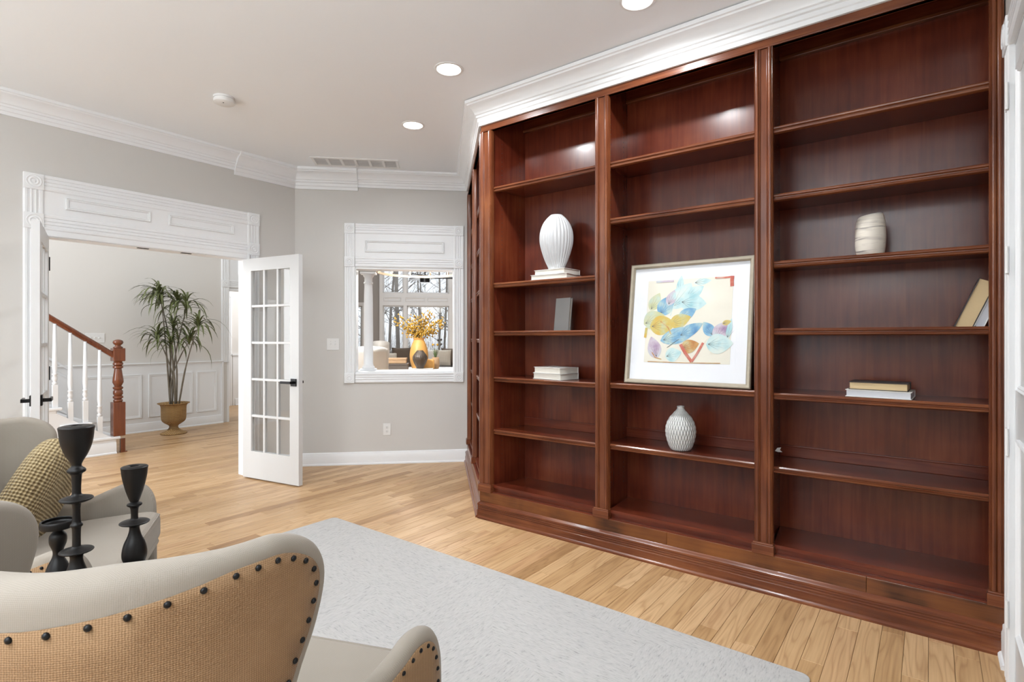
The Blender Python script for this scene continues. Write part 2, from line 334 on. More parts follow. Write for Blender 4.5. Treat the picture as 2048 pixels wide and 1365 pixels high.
# ================================================================== SETTING
H = 3.02                      # ceiling
XL = -5.134                   # left wall
XR = 0.25                     # right wall
YF = 3.04                     # front plane of the bookcase
YREAR = -2.55
CB = Vector((-4.498, 3.72, 0)); S2 = 2 ** -0.5
def wallbox(mb, x0, x1, holes, z0, z1, t, y0=0.0):
    # wall in its own frame: local x along it, local y away from the room; rectangular holes (xa, xb, za, zb)
    xs = sorted({x0, x1, *[h[0] for h in holes], *[h[1] for h in holes]})
    for a, b in zip(xs, xs[1:]):
        c = (a + b) / 2; hs = sorted([h for h in holes if h[0] < c < h[1]], key=lambda h: h[2]); z = z0
        for h in hs:
            if h[2] > z: mb.box(a, b, y0, y0 + t, z, h[2])
            z = h[3]
        if z < z1: mb.box(a, b, y0, y0 + t, z, z1)
    return mb
# ---- floor planks
floor = MB().box(-8.75, XR + .1, -2.6, 5.9, -0.12, -0.02).build('floor', 'gap'); tag(floor, 'light oak strip floor running through the room and hall', 'floor', kind='structure')
PW = 0.083
def ymax(x):
    if x > -2.60: return 3.06
    if x > -3.86: return 0.431 - x + 0.12
    if x > XL - .02: return x + 8.218 + 0.12
    return min(5.6, 5.6)
def ymin(x): return -2.5 if x > XL else -1.4
planks = []
row = 0; x = XR - 0.005
while x > -8.70:
    y = ymin(x) - random.random() * 0.9; ye = max(ymax(x), ymax(x - PW))
    while y < ye:
        L = random.choice((0.35, 0.55, 0.8, 1.0, 1.2, 1.5, 1.8)) * random.uniform(0.85, 1.15)
        a, b = max(y, ymin(x)), min(y + L, ye)
        if b - a > 0.05: planks.append((x - PW, x, a, b))
        y += L
    x -= PW
def plank_geo(mb, w, l, ox=0, oy=0):
    g = 0.0006; c = 0.0012; b = len(mb.v); hx, hy = w / 2 - g, l / 2 - g
    for (ix, iy, z) in ((hx, hy, -0.019), (hx, hy, -c), (hx - c, hy - c, 0)):
        mb.v += [(ox - ix, oy - iy, z), (ox + ix, oy - iy, z), (ox + ix, oy + iy, z), (ox - ix, oy + iy, z)]
    for lv in (0, 4):
        for k in range(4): k2 = (k + 1) % 4; mb.f.append((b + lv + k, b + lv + k2, b + lv + 4 + k2, b + lv + 4 + k))
    mb.f.append((b + 8, b + 9, b + 10, b + 11))
def plank_score(p):
    best = 0
    for fy in (0.05, 0.35, 0.65, 0.95):
        c = Vector(((p[0] + p[1]) / 2, p[2] + (p[3] - p[2]) * fy, 0)); d = c.dot(AX)
        if d < 0.3: continue
        px = 1024 + FPX * c.dot(RT) / d; py = HORIZON + FPX * EYE / d
        if not (-30 < px < 2080 and py < 1400): continue
        if -3.40 < c.x < -0.38 and c.y < 2.33: continue
        if c.x < XL and (px < 90 or px > 500): continue
        best = max(best, (p[3] - p[2]) * PW * EYE / d ** 3)
    return best
planks.sort(key=plank_score, reverse=True)
rest = MB()
for i, (a, b, c, d) in enumerate(planks):
    if i < 290 and plank_score((a, b, c, d)) > 0:
        mb = MB(); plank_geo(mb, PW, d - c); mb.build('plank', 'oak_floor', floor, loc=((a + b) / 2, (c + d) / 2, 0))
    else: plank_geo(rest, PW, d - c, (a + b) / 2, (c + d) / 2)
tag(rest.build('plank_field', 'oak_floor', floor), kind='stuff')
# ---- ceiling
ceil = MB().box(XL - .14, XR + .14, YREAR - .1, 4.5, H, H + 0.1).build('ceiling', 'ceiling_paint'); tag(ceil, 'flat white painted ceiling with recessed lights', 'ceiling', kind='structure')
# ---- walls
LW = (XL, 0, 0); LRZ = R(90)
OPEN_L = (1.10, 2.583, 0.0, 2.055)
wl = wallbox(MB(), YREAR, 3.15, [OPEN_L], 0, H, 0.13).build('wall_left', 'wall_paint', loc=LW, rz=LRZ); tag(wl, 'greige painted wall with the wide double-door opening', 'wall', kind='structure')
OPEN_B = (-0.300, 0.705, 0.952, 2.025)
wb = wallbox(MB(), -0.93, 1.30, [OPEN_B], 0, H, 0.14).build('wall_back', 'wall_paint', loc=CB, rz=R(45)); tag(wb, 'greige angled wall holding the pass-through opening', 'wall', kind='structure')
wbk = MB().box(-2.75, XR + .12, YF + .40, YF + .5, 0, H).build('wall_bookcase', 'wall_paint'); tag(wbk, 'wall directly behind the built-in bookcase', 'wall', kind='structure')
OPEN_R = (-2.74, -1.86, 0.0, 2.40)
wr = wallbox(MB(), -3.6, -YREAR, [OPEN_R], 0, H, 0.12).build('wall_right', 'wall_paint', loc=(XR, 0, 0), rz=R(-90)); tag(wr, 'short wall beside the bookcase holding a white door', 'wall', kind='structure')
RWIN = [(-4.35, -2.95, 0.45, 2.45), (-2.25, -0.85, 0.45, 2.45)]  # window openings added behind the camera to bring in fill light
wre = wallbox(MB(), XL - .13, XR + .12, RWIN, 0, H, -0.12, 0).build('wall_rear', 'wall_paint', loc=(0, YREAR + .0, 0)); tag(wre, 'rear wall with two tall windows', 'wall', kind='structure')
for i, (a, b, c, d) in enumerate(RWIN):
    mb = MB()
    for z in (c, (c + d) / 2 - .02, d - .05): mb.box(a, b, -.07, -.03, z, z + .05)
    for x in (a, b - .05): mb.box(x, x + .05, -.07, -.03, c, d)
    o = mb.build('window_%d' % (i + 1), 'white_trim', loc=(0, YREAR, 0)); tag(o, 'white sash window frame in the rear wall, %s one' % ('left-hand', 'right-hand')[i], 'window', kind='structure')
# ---- crown mouldings
CR = [(0, 0), (.015, 0), (.017, .022), (.024, .027), (.026, .048), (.036, .053), (.037, .066), (.046, .071), (.049, .080), (.054, .088), (.068, .105), (.086, .117), (.104, .124), (.108, .132), (.118, .135), (.120, .155), (0, .155)]
def crown_prof(h, p=1.0): return [(a * p, z * h / .155) for a, z in CR]
def local(o, x, y=0, z=0): c, s = math.cos(o[1]), math.sin(o[1]); return Vector((o[0][0] + x * c - y * s, o[0][1] + x * s + y * c, z))
FL, FB = (LW, LRZ), (CB, R(45))
cornLB = local(FL, 3.0836); cornBA = Vector((-3.893, 4.324, 0)); cornAM = Vector((-2.609, YF, 0))
def zz(v, z): return Vector((v.x, v.y, z))
for i, (pts, h, lab) in enumerate((
    ([zz(local(FL, YREAR), 2.865), zz(local(FL, 2.47), 2.865)], .155, 'white crown moulding along the left wall above the double doors'),
    ([zz(local(FL, 2.47), 2.825), zz(cornLB, 2.825), zz(local(FB, -0.275), 2.825)], .195, 'deeper white crown piece wrapping the far left corner'),
    ([zz(local(FB, -0.275), 2.86), zz(cornBA, 2.86), zz(cornAM, 2.853), Vector((XR, YF, 2.853))], .162, 'white crown moulding above pass-through and bookcase'),
    ([Vector((XR, YF - .0, 2.86)), Vector((XR, YREAR, 2.86))], .16, 'white crown moulding on the short right wall'),
    )):
    o = MB().sweep(pts, crown_prof(h, 1.12 if i == 1 else 1.0)).build('trim_%d' % (i + 1), 'white_trim', auto=25); tag(o, lab, 'crown moulding', kind='structure')
# ---- baseboards
BBP = [(0, 0), (.028, 0), (.028, .012), (.022, .018), (.016, .02), (.016, .098), (.012, .108), (.010, .122), (.004, .128), (0, .13)]
def baseboard(side, pts, lab):
    o = MB().sweep([zz(p, 0) for p in pts], BBP).build('baseboard_' + side, 'white_trim', auto=25); tag(o, lab, 'baseboard', kind='structure')
baseboard('back', [local(FL, 2.72), cornLB, cornBA], 'white baseboard under the pass-through wall')
baseboard('left', [local(FL, YREAR), local(FL, 0.975)], 'white baseboard on the left wall behind the armchair')
baseboard('right', [Vector((XR, YF, 0)), Vector((XR, 2.88, 0))], 'short white baseboard piece beside the bookcase end')
# ---- casings
def flute_profile(w, d=0.020):
    # casing cross-section: (across, depth toward the room)
    pts = [(0, 0), (0, d * .75), (.008, d)]
    for c in (0.28, 0.5, 0.72):
        x = w * c; pts += [(x - .009, d), (x - .005, d - .006), (x + .005, d - .006), (x + .009, d)]
    return pts + [(w - .008, d), (w, d * .75), (w, 0)]
def vcasing(x0, w, z0, z1):
    mb = MB(); p = flute_profile(w); b = len(mb.v); m = len(p)
    for z in (z0, z1): mb.v += [(x0 + a, -d, z) for a, d in p]
    for k in range(m): k2 = (k + 1) % m; mb.f.append((k, k2, m + k2, m + k))
    mb.f += [tuple(range(m)), tuple(range(m, 2 * m))]; return mb
def hcasing(x0, x1, z0, w):
    mb = MB(); p = flute_profile(w); m = len(p)
    for x in (x0, x1): mb.v += [(x, -d, z0 + a) for a, d in p]
    for k in range(m): k2 = (k + 1) % m; mb.f.append((k, k2, m + k2, m + k))
    mb.f += [tuple(range(m)), tuple(range(m, 2 * m))]; return mb
def rosette(parent, x0, z0, s):
    o = MB().box(x0, x0 + s, -.026, 0, z0, z0 + s).build('rosette_block', 'white_trim', parent, bevel=.003)
    M = Matrix.Translation((x0 + s / 2, -.026, z0 + s / 2)) @ Matrix.Rotation(R(90), 4, 'X')
    mb = MB().lathe([(s * .40, -.002), (s * .40, .003), (s * .37, .005), (s * .33, .002), (s * .27, .002), (s * .23, .006), (s * .19, .006), (s * .15, .001), (s * .10, .001), (s * .08, .005), (s * .03, .007)], seg=20)
    mb.v = [tuple(M @ Vector(v)) for v in mb.v]; mb.build('rosette_ring', 'white_trim', o, auto=40)
def panel_frame(parent, x0, x1, z0, z1, y=-.012, w=.022, name='raised_panel'):
    mb = MB().sweep([(x0, y, z0), (x1, y, z0), (x1, y, z1), (x0, y, z1)], [(0, 0), (0, .010), (-.005, .013), (-.010, .007), (-.016, .009), (-w, .003), (-w, 0)], closed=True, up=(0, -1, 0))
    return mb.build(name, 'white_trim', parent, auto=25)
def casing_set(name, loc, rz, x0, x1, ztop, zmid, zbot, cw, panels, lab, sill=False, rs=None):
    rs = rs or cw
    t = empty(name, loc, rz, lab, 'door casing' if not sill else 'opening trim', kind='structure')
    zl = zbot + (rs if sill else 0)
    for xa in (x0, x1 - cw):
        vcasing(xa, cw, zl, zmid).build('casing', 'white_trim', t, auto=30)
        rosette(t, xa, zmid, rs); 
        vcasing(xa, cw, zmid + rs, ztop - rs).build('casing', 'white_trim', t, auto=30)
        rosette(t, xa, ztop - rs, rs)
        if sill: rosette(t, xa, zbot, rs)
    hcasing(x0 + cw, x1 - cw, ztop - rs, rs).build('casing', 'white_trim', t, auto=30)
    hcasing(x0 + cw, x1 - cw, zmid, rs).build('casing', 'white_trim', t, auto=30)
    if sill: hcasing(x0 + cw, x1 - cw, zbot, rs).build('casing', 'white_trim', t, auto=30)
    MB().box(x0 + cw - .002, x1 - cw + .002, -.012, 0, zmid + rs - .002, ztop - rs + .002).build('header_board', 'white_trim', t)
    for (a, b, c, d) in panels: panel_frame(t, a, b, c, d)
    return t
tL = casing_set('trim_5', LW, LRZ, 0.98, 2.703, 2.494, 2.095, 0, 0.115, [(1.22, 1.78, 2.265, 2.335 + .02), (1.915, 2.46, 2.265, 2.335 + .02)], 'white fluted casing with rosettes and panelled header around the double doors')
mb = MB().box(1.08, 1.106, -.004, .136, 0, 2.049); mb.box(2.577, 2.603, -.004, .136, 0, 2.049); mb.box(1.08, 2.603, -.004, .136, 2.049, 2.075); mb.box(1.06, 2.62, -.014, 0, 2.055, 2.096)
mb.build('jamb', 'white_trim', tL)
for yy in (1.70, 2.03): MB().box(yy, yy + .08, .018, .045, 2.045, 2.050).build('ball_catch', 'black_metal', tL)
tB = casing_set('trim_6', CB, R(45), -0.411, 0.814, 2.488, 2.040, 0.842, 0.108, [(-0.205, 0.605, 2.195, 2.315)], 'white fluted casing with rosettes framing the pass-through opening', True, .104)
mb = MB().box(-.312, -.296, -.004, .16, .93, 2.04); mb.box(.701, .717, -.004, .16, .93, 2.04); mb.box(-.312, .717, -.004, .16, 2.020, 2.04); mb.box(-.312, .717, -.004, .36, .938, .956); mb.build('jamb', 'white_trim', tB)
# hall side of wall back: deep sill carries the column
# right wall casing + door
tR = empty('trim_7', (XR, 0, 0), R(-90), 'white door casing on the short right wall', 'door casing', kind='structure')
for xa in (-2.855, -1.86): vcasing(xa, 0.115, 0, 2.40).build('casing', 'white_trim', tR, auto=30); rosette(tR, xa, 2.40, .115)
hcasing(-2.74, -1.86, 2.40, .115).build('casing', 'white_trim', tR, auto=30)
MB().box(-2.75, -2.736, .0, .124, 0, 2.396).box(-1.864, -1.85, .0, .124, 0, 2.396).box(-2.75, -1.85, .0, .124, 2.394, 2.41).build('jamb', 'white_trim', tR)
d3 = empty('door_3', (XR, 0, 0), R(-90), 'white panelled door at the right edge beside the bookcase', 'door', kind='structure')
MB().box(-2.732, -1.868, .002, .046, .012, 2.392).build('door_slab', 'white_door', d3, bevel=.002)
for (a, b, c, d) in ((-2.61, -1.99, .25, .95), (-2.61, -1.99, 1.12, 2.26)): panel_frame(d3, a, b, c, d, y=.002)
for z in (2.21, 1.60, .92, .28):
    hg = MB().box(-2.775, -2.739, -.0235, -.018, z - .05, z + .05).build('hinge', 'white_plastic', d3)
    MB().lathe([(.006, -.05), (.006, .05)], (-2.737, -.022, z), 10).build('hinge_pin', 'white_plastic', hg)
# ---- French doors
def lever(parent, x, y, z, side, toward):
    b = MB().box(x - .033, x + .033, y, y + side * .010, z - .033, z + .033).build('handle_plate', 'black_metal', parent, bevel=.001)
    mb = MB().box(x - .011, x + .011, y + side * .008, y + side * .052, z - .011, z + .011); mb.box(x - .011 * toward, x + .115 * toward, y + side * .042, y + side * .054, z - .011, z + .011)
    mb.build('lever', 'black_metal', b, bevel=.001)
def french(name, loc, rz, lab, sgn, lead_z=0.915):
    t = empty(name, loc, rz, lab, 'door', kind='structure'); W, HT, T = .735, 2.03, .042; st, tr, br = .112, .115, .26
    y0, y1 = 0, sgn * T
    mb = MB().box(0, st, y0, y1, .012, HT + .012); mb.box(W - st, W, y0, y1, .012, HT + .012); mb.box(st, W - st, y0, y1, HT + .012 - tr, HT + .012); mb.box(st, W - st, y0, y1, .012, br)
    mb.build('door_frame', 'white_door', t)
    gx, gz = (W - 2 * st), (HT + .012 - tr - br); mw = .022; pw = (gx - 2 * mw) / 3; ph = (gz - 4 * mw) / 5
    for i in (1, 2): x = st + i * pw + (i - 1) * mw; MB().box(x, x + mw, y0 + sgn * .006, y1 - sgn * .006, br, HT + .012 - tr).build('muntin', 'white_door', t, bevel=.003)
    for j in (1, 2, 3, 4): z = br + j * ph + (j - 1) * mw; MB().box(st, W - st, y0 + sgn * .005, y1 - sgn * .005, z, z + mw).build('muntin', 'white_door', t, bevel=.003)
    ym = sgn * T / 2
    for i in range(3):
        for j in range(5):
            x = st + i * (pw + mw); z = br + j * (ph + mw); MB().box(x, x + pw, ym - .0025, ym + .0025, z, z + ph).build('pane', 'clear_glass', t)
    lever(t, W - .058, y0, lead_z, -sgn, -1); lever(t, W - .058, y1, lead_z, sgn, -1)
    for z in (.25, 1.05, 1.85): MB().lathe([(.007, -.05), (.007, .05)], (-.006, 0, z), 10).build('hinge', 'black_metal', t)
    return t
# right leaf: hinge at Y=2.58, swung into the room a little past square; left leaf likewise
french('door_1', (-5.112, 2.580, 0), math.atan2(.128, .724), 'open white fifteen-pane French door on the right of the opening', -1)
french('door_2', (-5.112, 1.122, 0), math.atan2(-.20, .71), 'open white fifteen-pane French door on the left, seen edge-on', -1)
# ---- wall plates
def plate(name, loc, rz, w, h, toggles, outlet, lab, cat):
    t = empty(name, loc, rz, lab, cat); MB().box(-w / 2, w / 2, -.006, 0, -h / 2, h / 2).build('cover_plate', 'white_plastic', t, bevel=.002)
    for k in range(toggles):
        x = (k - (toggles - 1) / 2) * .046; s = MB().box(x - .005, x + .005, -.016, -.005, -.006, .012).build('toggle', 'white_plastic', t, bevel=.002)
        MB().box(x - .0025, x + .0025, -.0068, -.0055, .026, .031).build('screw', 'steel', t)
    if outlet:
        for z in (-.021, .021):
            o = MB().lathe([(.017, 0), (.017, .003), (.015, .004)], seg=16); M = Matrix.Translation((0, -.005, z)) @ Matrix.Rotation(R(90), 4, 'X'); o.v = [tuple(M @ Vector(v)) for v in o.v]; oo = o.build('receptacle', 'white_plastic', t)
            MB().box(-.0075, -.0050, -.0096, -.0085, z - .001, z + .008).box(.005, .0075, -.0096, -.0085, z - .001, z + .008).box(-.0025, .0025, -.0096, -.0085, z - .010, z - .006).build('slot', 'dark_slot', oo)
plate('light_switch', local(FB, -.525, 0, 1.242), R(45), .122, .120, 2, False, 'white double toggle switch plate left of the pass-through', 'light switch')
plate('wall_outlet', local(FB, .017, 0, .357), R(45), .078, .122, 0, True, 'white duplex outlet low on the wall under the pass-through', 'outlet')
# ---- ceiling fixtures
def downlight(x, y, lab, z=H, power=19):
    t = empty('recessed_light', (x, y, z), 0, lab, 'ceiling light', 'recessed ceiling lights')
    MB().lathe([(.092, 0), (.092, -.004), (.078, -.007), (.074, -.003), (.074, 0)], seg=32, cap=False).build('trim_ring', 'white_plastic', t, auto=30)
    MB().lathe([(.0735, -.001), (.0735, -.003), (.001, -.004)], seg=32).build('lens', 'lamp_glow', t)
    a = area('downlight', (x, y, z - .012), (0, 0, 0), .14, .14, power, (.96, .98, 1.0), 'DISK', R(165))
downlight(-1.175, 2.585, 'recessed ceiling light cut by the top edge of the view')
downlight(-2.43, 2.52, 'round recessed ceiling light above the rug, middle one')
downlight(-3.30, 3.01, 'round recessed ceiling light nearest the ceiling vent', power=14)
for (y, rw) in ((-.5, 'nearer'), (-1.8, 'farther')):  # rear rows added out of view to fill the room evenly
    for (x, lab) in ((-3.9, 'left'), (-2.3, 'middle'), (-.9, 'right')): downlight(x, y, 'recessed ceiling light behind the armchairs, %s one of the %s rear row' % (lab, rw), power=11)
def fill_torchiere(x, y, lab, power):  # floor lamp added out of view to brighten the ceiling
    t = empty('floor_lamp', (x, y, 0), 0, lab, 'floor lamp', 'uplight floor lamps behind the camera')
    MB().lathe([(.15, .001), (.15, .02), (.03, .035), (.012, .05)], seg=28).build('base', 'black_metal', t, auto=30); MB().lathe([(.012, .04), (.012, 1.72)], seg=12).build('pole', 'black_metal', t, smooth=True)
    MB().lathe([(.02, 1.70), (.10, 1.74), (.19, 1.82), (.185, 1.82), (.095, 1.75), (.02, 1.715)], seg=32, cap=False).build('shade', 'white_plastic', t, auto=40)
    area('uplight', (x, y, 1.80), (PI, 0, 0), .3, .3, power, (.86, .94, 1.0), 'DISK')
fill_torchiere(-3.9, -1.9, 'uplight floor lamp in the left rear corner', 40); fill_torchiere(-.6, -1.9, 'uplight floor lamp in the right rear corner', 150)
t = empty('smoke_detector', (-3.99, 1.85, H), 0, 'round white smoke detector on the ceiling', 'smoke detector')
MB().lathe([(.070, 0), (.070, -.012), (.064, -.013), (.064, -.020), (.070, -.021), (.068, -.040), (.055, -.047), (.002, -.048)], seg=36).build('housing', 'white_plastic', t, auto=30)
MB().box(.02, .027, -.02, -.013, -.0495, -.047).build('test_button', 'dark_slot', t)
t = empty('ceiling_vent', (-4.445, 3.317, H), R(45), 'long white ceiling vent grille in front of the pass-through wall', 'air vent')
mb = MB(); mb.box(-.41, .41, -.13, -.095, -.008, 0); mb.box(-.41, .41, .095, .13, -.008, 0)
for k in range(7): x = -.395 + k * (.79 / 6); mb.box(x - .012, x + .012, -.10, .10, -.008, 0)
mb.build('grille_frame', 'white_plastic', t, bevel=.002)
MB().box(-.39, .39, -.097, .097, -.0015, 0).build('grille_back', 'vent_grey', t)
for k in range(9): y = -.085 + k * .021; MB().box(-.39, .39, y, y + .012, -.005, -.0015).build('slat', 'vent_grey', t)

# ================================================================== BOOKCASES
def nose(mb, x0, x1, y, z, h=.036, d=.03):
    # moulded front edge of a shelf, local y away from the room
    p = [(0, 0), (-.012, 0), (-.020, .005), (-.022, .012), (-.016, .016), (-.016, .019), (-.024, .024), (-.025, .030), (-.019, .036), (0, .036)]
    m = len(p)
    b = len(mb.v)
    for x in (x0, x1): mb.v += [(x, y + a, z - h + c) for a, c in p]
    for k in range(m): k2 = (k + 1) % m; mb.f.append((b + k, b + k2, b + m + k2, b + m + k))
    mb.f += [tuple(b + i for i in range(m)), tuple(b + m + i for i in range(m))]
def pilaster(parent, x0, x1, z0, z1, y=0.0):
    w = x1 - x0
    p = [(x0, y + .03), (x0, y + .004), (x0 + .003, y - .002), (x0 + .008, y), (x0 + .010, y - .006), (x0 + .017, y - .008), (x0 + .023, y - .004), (x0 + .025, y + .001), (x0 + .029, y - .001), (x0 + .032, y + .004)]
    q = [(2 * x0 + w - a, b) for a, b in p][::-1]
    MB().prism(p + q, z0, z1).build('pilaster', 'mahogany_trim_z', parent, auto=50)
    MB().box(x0 - .008, x1 + .008, y - .020, y + .03, z0 - .058, z0 - .008).build('plinth_block', 'mahogany_trim_x', parent, bevel=.003)
    MB().box(x0 - .004, x1 + .004, y - .014, y + .03, z0 - .010, z0).build('plinth_cap', 'mahogany_trim_x', parent, bevel=.003)
def base_profile():
    return [(0.03, 0), (.040, 0), (.040, .010), (.032, .018), (.028, .020), (.028, .058), (.022, .062), (.022, .066), (.026, .070), (.022, .074), (.022, .078), (.026, .082), (.022, .086), (.022, .090), (.027, .095), (.026, .104), (.016, .112), (.008, .116), (.004, .120), (-.04, .120), (-.04, 0)]
LV = (2.40, 2.05, 1.705, 1.358, 1.025, .645)
D = .34
bc = empty('bookcase', (-1.2, YF, 0), 0, 'long built-in mahogany bookcase with three open bays filling the wall', 'bookcase')
OX = 1.2   # local x = X + 1.2
def lx(x): return x + OX
P = [(-2.608, -2.508), (-1.668, -1.574), (-.730, -.639), (.198, .247)]
for a, b in P: pilaster(bc, lx(a), lx(b), .250, 2.808)
BAYS = [(-2.508, -1.668, -2.455, -1.633, (2.40, 1.705, 1.358, 1.025, .645)), (-1.574, -.730, -1.609, -.697, (2.40, 2.05, 1.03, .65)), (-.639, .198, -.672, .240, LV)]
# dividers
MB().prism([(lx(-2.545), .03), (lx(-2.512), .03), (lx(-2.455), D), (lx(-2.468), D)], .20, 3.0).build('side_panel', 'mahogany_z', bc)
for c in (-1.621, -.6845): MB().box(lx(c - .012), lx(c + .012), .03, D, .20, 3.0).build('divider', 'mahogany_z', bc)
MB().box(lx(.240), lx(.249), .03, D, .20, 3.0).build('side_panel', 'mahogany_z', bc)
for (a, b, ia, ib, lv) in BAYS:
    half = (ia + ib) / 2 + (0.0 if a < -2 else .12)
    MB().box(lx(ia) - .01, lx(half), D, D + .018, .20, 3.0).build('back_panel', 'mahogany_z', bc)
    MB().box(lx(half), lx(ib) + .01, D, D + .018, .20, 3.0).build('back_panel', 'mahogany_z', bc)
    for z in lv:
        mb = MB().box(lx(ia) + .001, lx(ib) - .001, .045, D, z - .022, z)
        if a < -2: mb = MB().prism([(lx(-2.508), .045), (lx(ib) - .001, .045), (lx(ib) - .001, D), (lx(-2.455), D)], z - .022, z)
        s = mb.build('shelf', 'mahogany_x', bc); mb = MB(); nose(mb, lx(a) - .002 if a > -2 else lx(-2.506), lx(b) + .002, .047, z); mb.build('shelf_nosing', 'mahogany_trim_x', s, auto=40)
        if z < .7: MB().box(lx(ia), lx(ib), D - .012, D, z, z + .055).box(lx(ia), lx(ib), D - .018, D, z + .055, z + .063).build('back_ledge', 'mahogany_x', s, bevel=.002)
    z = .245
    bs = MB().prism([(lx(a), .015), (lx(b), .015), (lx(ib), D), (lx(ia), D)], z - .02, z).build('bottom_shelf', 'mahogany_x', bc)
    MB().box(lx(a) - .004, lx(b) + .004, .028, .045, .19, z - .015).build('toe_board', 'mahogany_x', bc)
    MB().box(lx(ia), lx(ib), D - .018, D, 2.885, 3.0).build('top_cleat', 'mahogany_x', bc)
    MB().box(lx(ia), lx(ib), D - .030, D, 2.865, 2.885).build('cleat_moulding', 'mahogany_trim_x', bc, bevel=.004)
MB().box(lx(-2.607), lx(.249), .001, .028, 2.806, 3.0).build('top_rail', 'mahogany_trim_x', bc)
MB().box(lx(-2.611), lx(.249), -.006, .028, 2.806, 2.818).build('rail_bead', 'mahogany_trim_x', bc, bevel=.003)
MB().box(lx(-2.6), lx(.249), .02, D + .02, 2.998, 3.012).build('case_top', 'mahogany_x', bc)
fx = (-2.612, -1.20, -.235, .249)
for a, b in zip(fx, fx[1:]): MB().box(lx(a), lx(b) - .001, -.006, .03, .118, .192).build('fascia_board', 'mahogany_fascia', bc, bevel=.002)
MB().box(lx(-2.605), lx(.249), -.002, .045, .192, .199).build('fascia_cap', 'mahogany_x', bc)
MB().sweep([(lx(-2.609), 0, 0), (lx(.249), 0, 0)], base_profile()).build('base_moulding', 'mahogany_trim_x', bc, auto=25)
def pins(x, ys, M=None):
    mb = MB()
    for y in ys:
        z = .36
        while z < 2.76: mb.box(x, x + .0012, y - .0025, y + .0025, z - .0025, z + .0025, M); z += .032
    return mb
for x in (lx(-1.609), lx(-.6725)): tag(pins(x, (.10, .28)).build('pin_holes', 'dark_slot', bc), kind='stuff')
ang = math.atan2(.057, .31)
tag(pins(0, (.08, .26), Matrix.Translation((lx(-2.513), .03, 0)) @ Matrix.Rotation(-ang, 4, 'Z')).build('pin_holes', 'dark_slot', bc), kind='stuff')
# angled bookcase between the pass-through wall and the long bookcase
ab = empty('angled_bookcase', cornBA, R(-45), 'narrow angled mahogany bookcase section between pass-through wall and long bookcase', 'bookcase')
AL = 1.816
for a, b in ((.004, .085), (.865, .955), (1.735, 1.812)): pilaster(ab, a, b, .250, 2.808)
AB = [(.085, .865, .02, .898), (.955, 1.735, .922, 1.69)]
MB().box(.002, .02, .03, D, .20, 3.0).build('side_panel', 'mahogany_z', ab); MB().box(.898, .922, .03, D, .20, 3.0).build('divider', 'mahogany_z', ab)
MB().prism([(1.738, .03), (1.760, .03), (1.675, D), (1.650, D)], .20, 3.0).build('side_panel', 'mahogany_z', ab)
for (a, b, ia, ib) in AB:
    MB().box(ia, min(ib, 1.66) + .012, D, D + .018, .20, 3.0).build('back_panel', 'mahogany_z', ab)
    for z in (2.40, 2.05, 1.705, 1.30, .98, .645):
        s = MB().prism([(ia + .001, .045), (ib - .001 + (.04 if ib > 1.5 else 0), .045), (ib - .001 - (.03 if ib > 1.5 else 0), D), (ia + .001, D)], z - .022, z).build('shelf', 'mahogany_x', ab); mb = MB(); nose(mb, a, b, .047, z); mb.build('shelf_nosing', 'mahogany_trim_x', s, auto=40)
    MB().prism([(a, .015), (b, .015), (min(ib, 1.66), D), (ia, D)], .225, .245).build('bottom_shelf', 'mahogany_x', ab); MB().box(a, b, .028, .045, .19, .23).build('toe_board', 'mahogany_x', ab)
MB().box(.004, AL - .002, .001, .028, 2.806, 3.0).build('top_rail', 'mahogany_trim_x', ab); MB().box(.004, AL, -.006, .028, 2.806, 2.818).build('rail_bead', 'mahogany_trim_x', ab, bevel=.003)
MB().prism([(.004, .02), (AL - .01, .02), (AL - .145, D + .018), (.004, D + .018)], 2.998, 3.012).build('case_top', 'mahogany_x', ab)
MB().box(.03, AL - .0, -.006, .03, .118, .192).build('fascia_board', 'mahogany_fascia', ab, bevel=.002); MB().box(.01, AL, -.002, .045, .192, .199).build('fascia_cap', 'mahogany_x', ab)
MB().sweep([(.006, 0, 0), (AL + .012, 0, 0)], base_profile()).build('base_moulding', 'mahogany_trim_x', ab, auto=25)

# ================================================================== THINGS ON THE SHELVES
def book(name, lab, loc, w, d, h, cover, pages, rz=0, rot=None, group=None, spine='back'):
    # lying book: local x = width along shelf (length of the fore edge), y = depth, z = thickness
    t = empty(name, loc, rz, lab, 'book', group)
    if rot: t.rotation_euler = rot
    c = .0028
    mb = MB().box(-w / 2, w / 2, -d / 2, d / 2, 0, c).box(-w / 2, w / 2, -d / 2, d / 2, h - c, h)
    if spine == 'back': mb.box(-w / 2, w / 2, d / 2 - c, d / 2, 0, h)
    else: mb.box(-w / 2, w / 2, -d / 2, -d / 2 + c, 0, h)
    mb.build('cover', cover, t, bevel=.0008)
    MB().box(-w / 2 + .005, w / 2 - .005, -d / 2 + (.005 if spine == 'back' else c), d / 2 - (c if spine == 'back' else .005), c, h - c).build('pages', pages, t)
    return t
GB = 'books lying on the bookcase shelves'
book('book', 'white book at the bottom of the pair under the ribbed vase', (-2.065, 3.205, 1.706), .285, .21, .036, 'book_white', 'pages', R(4), group=GB)
book('book', 'white book directly under the tall ribbed vase', (-2.055, 3.205, 1.7425), .255, .19, .034, 'book_white', 'pages', R(-3), group=GB)
t = empty('ribbed_vase', (-2.06, 3.205, 1.777), 0, 'tall white ribbed egg-shaped vase on two white books', 'vase')
prof = [(.030, .0), (.052, .001), (.058, .02), (.085, .085), (.107, .16), (.1145, .215), (.110, .27), (.092, .32), (.068, .355), (.046, .378), (.040, .383), (.034, .380), (.032, .36)]
cp = catmull([(a, b, 0) for a, b in prof], 4)
NR = 28
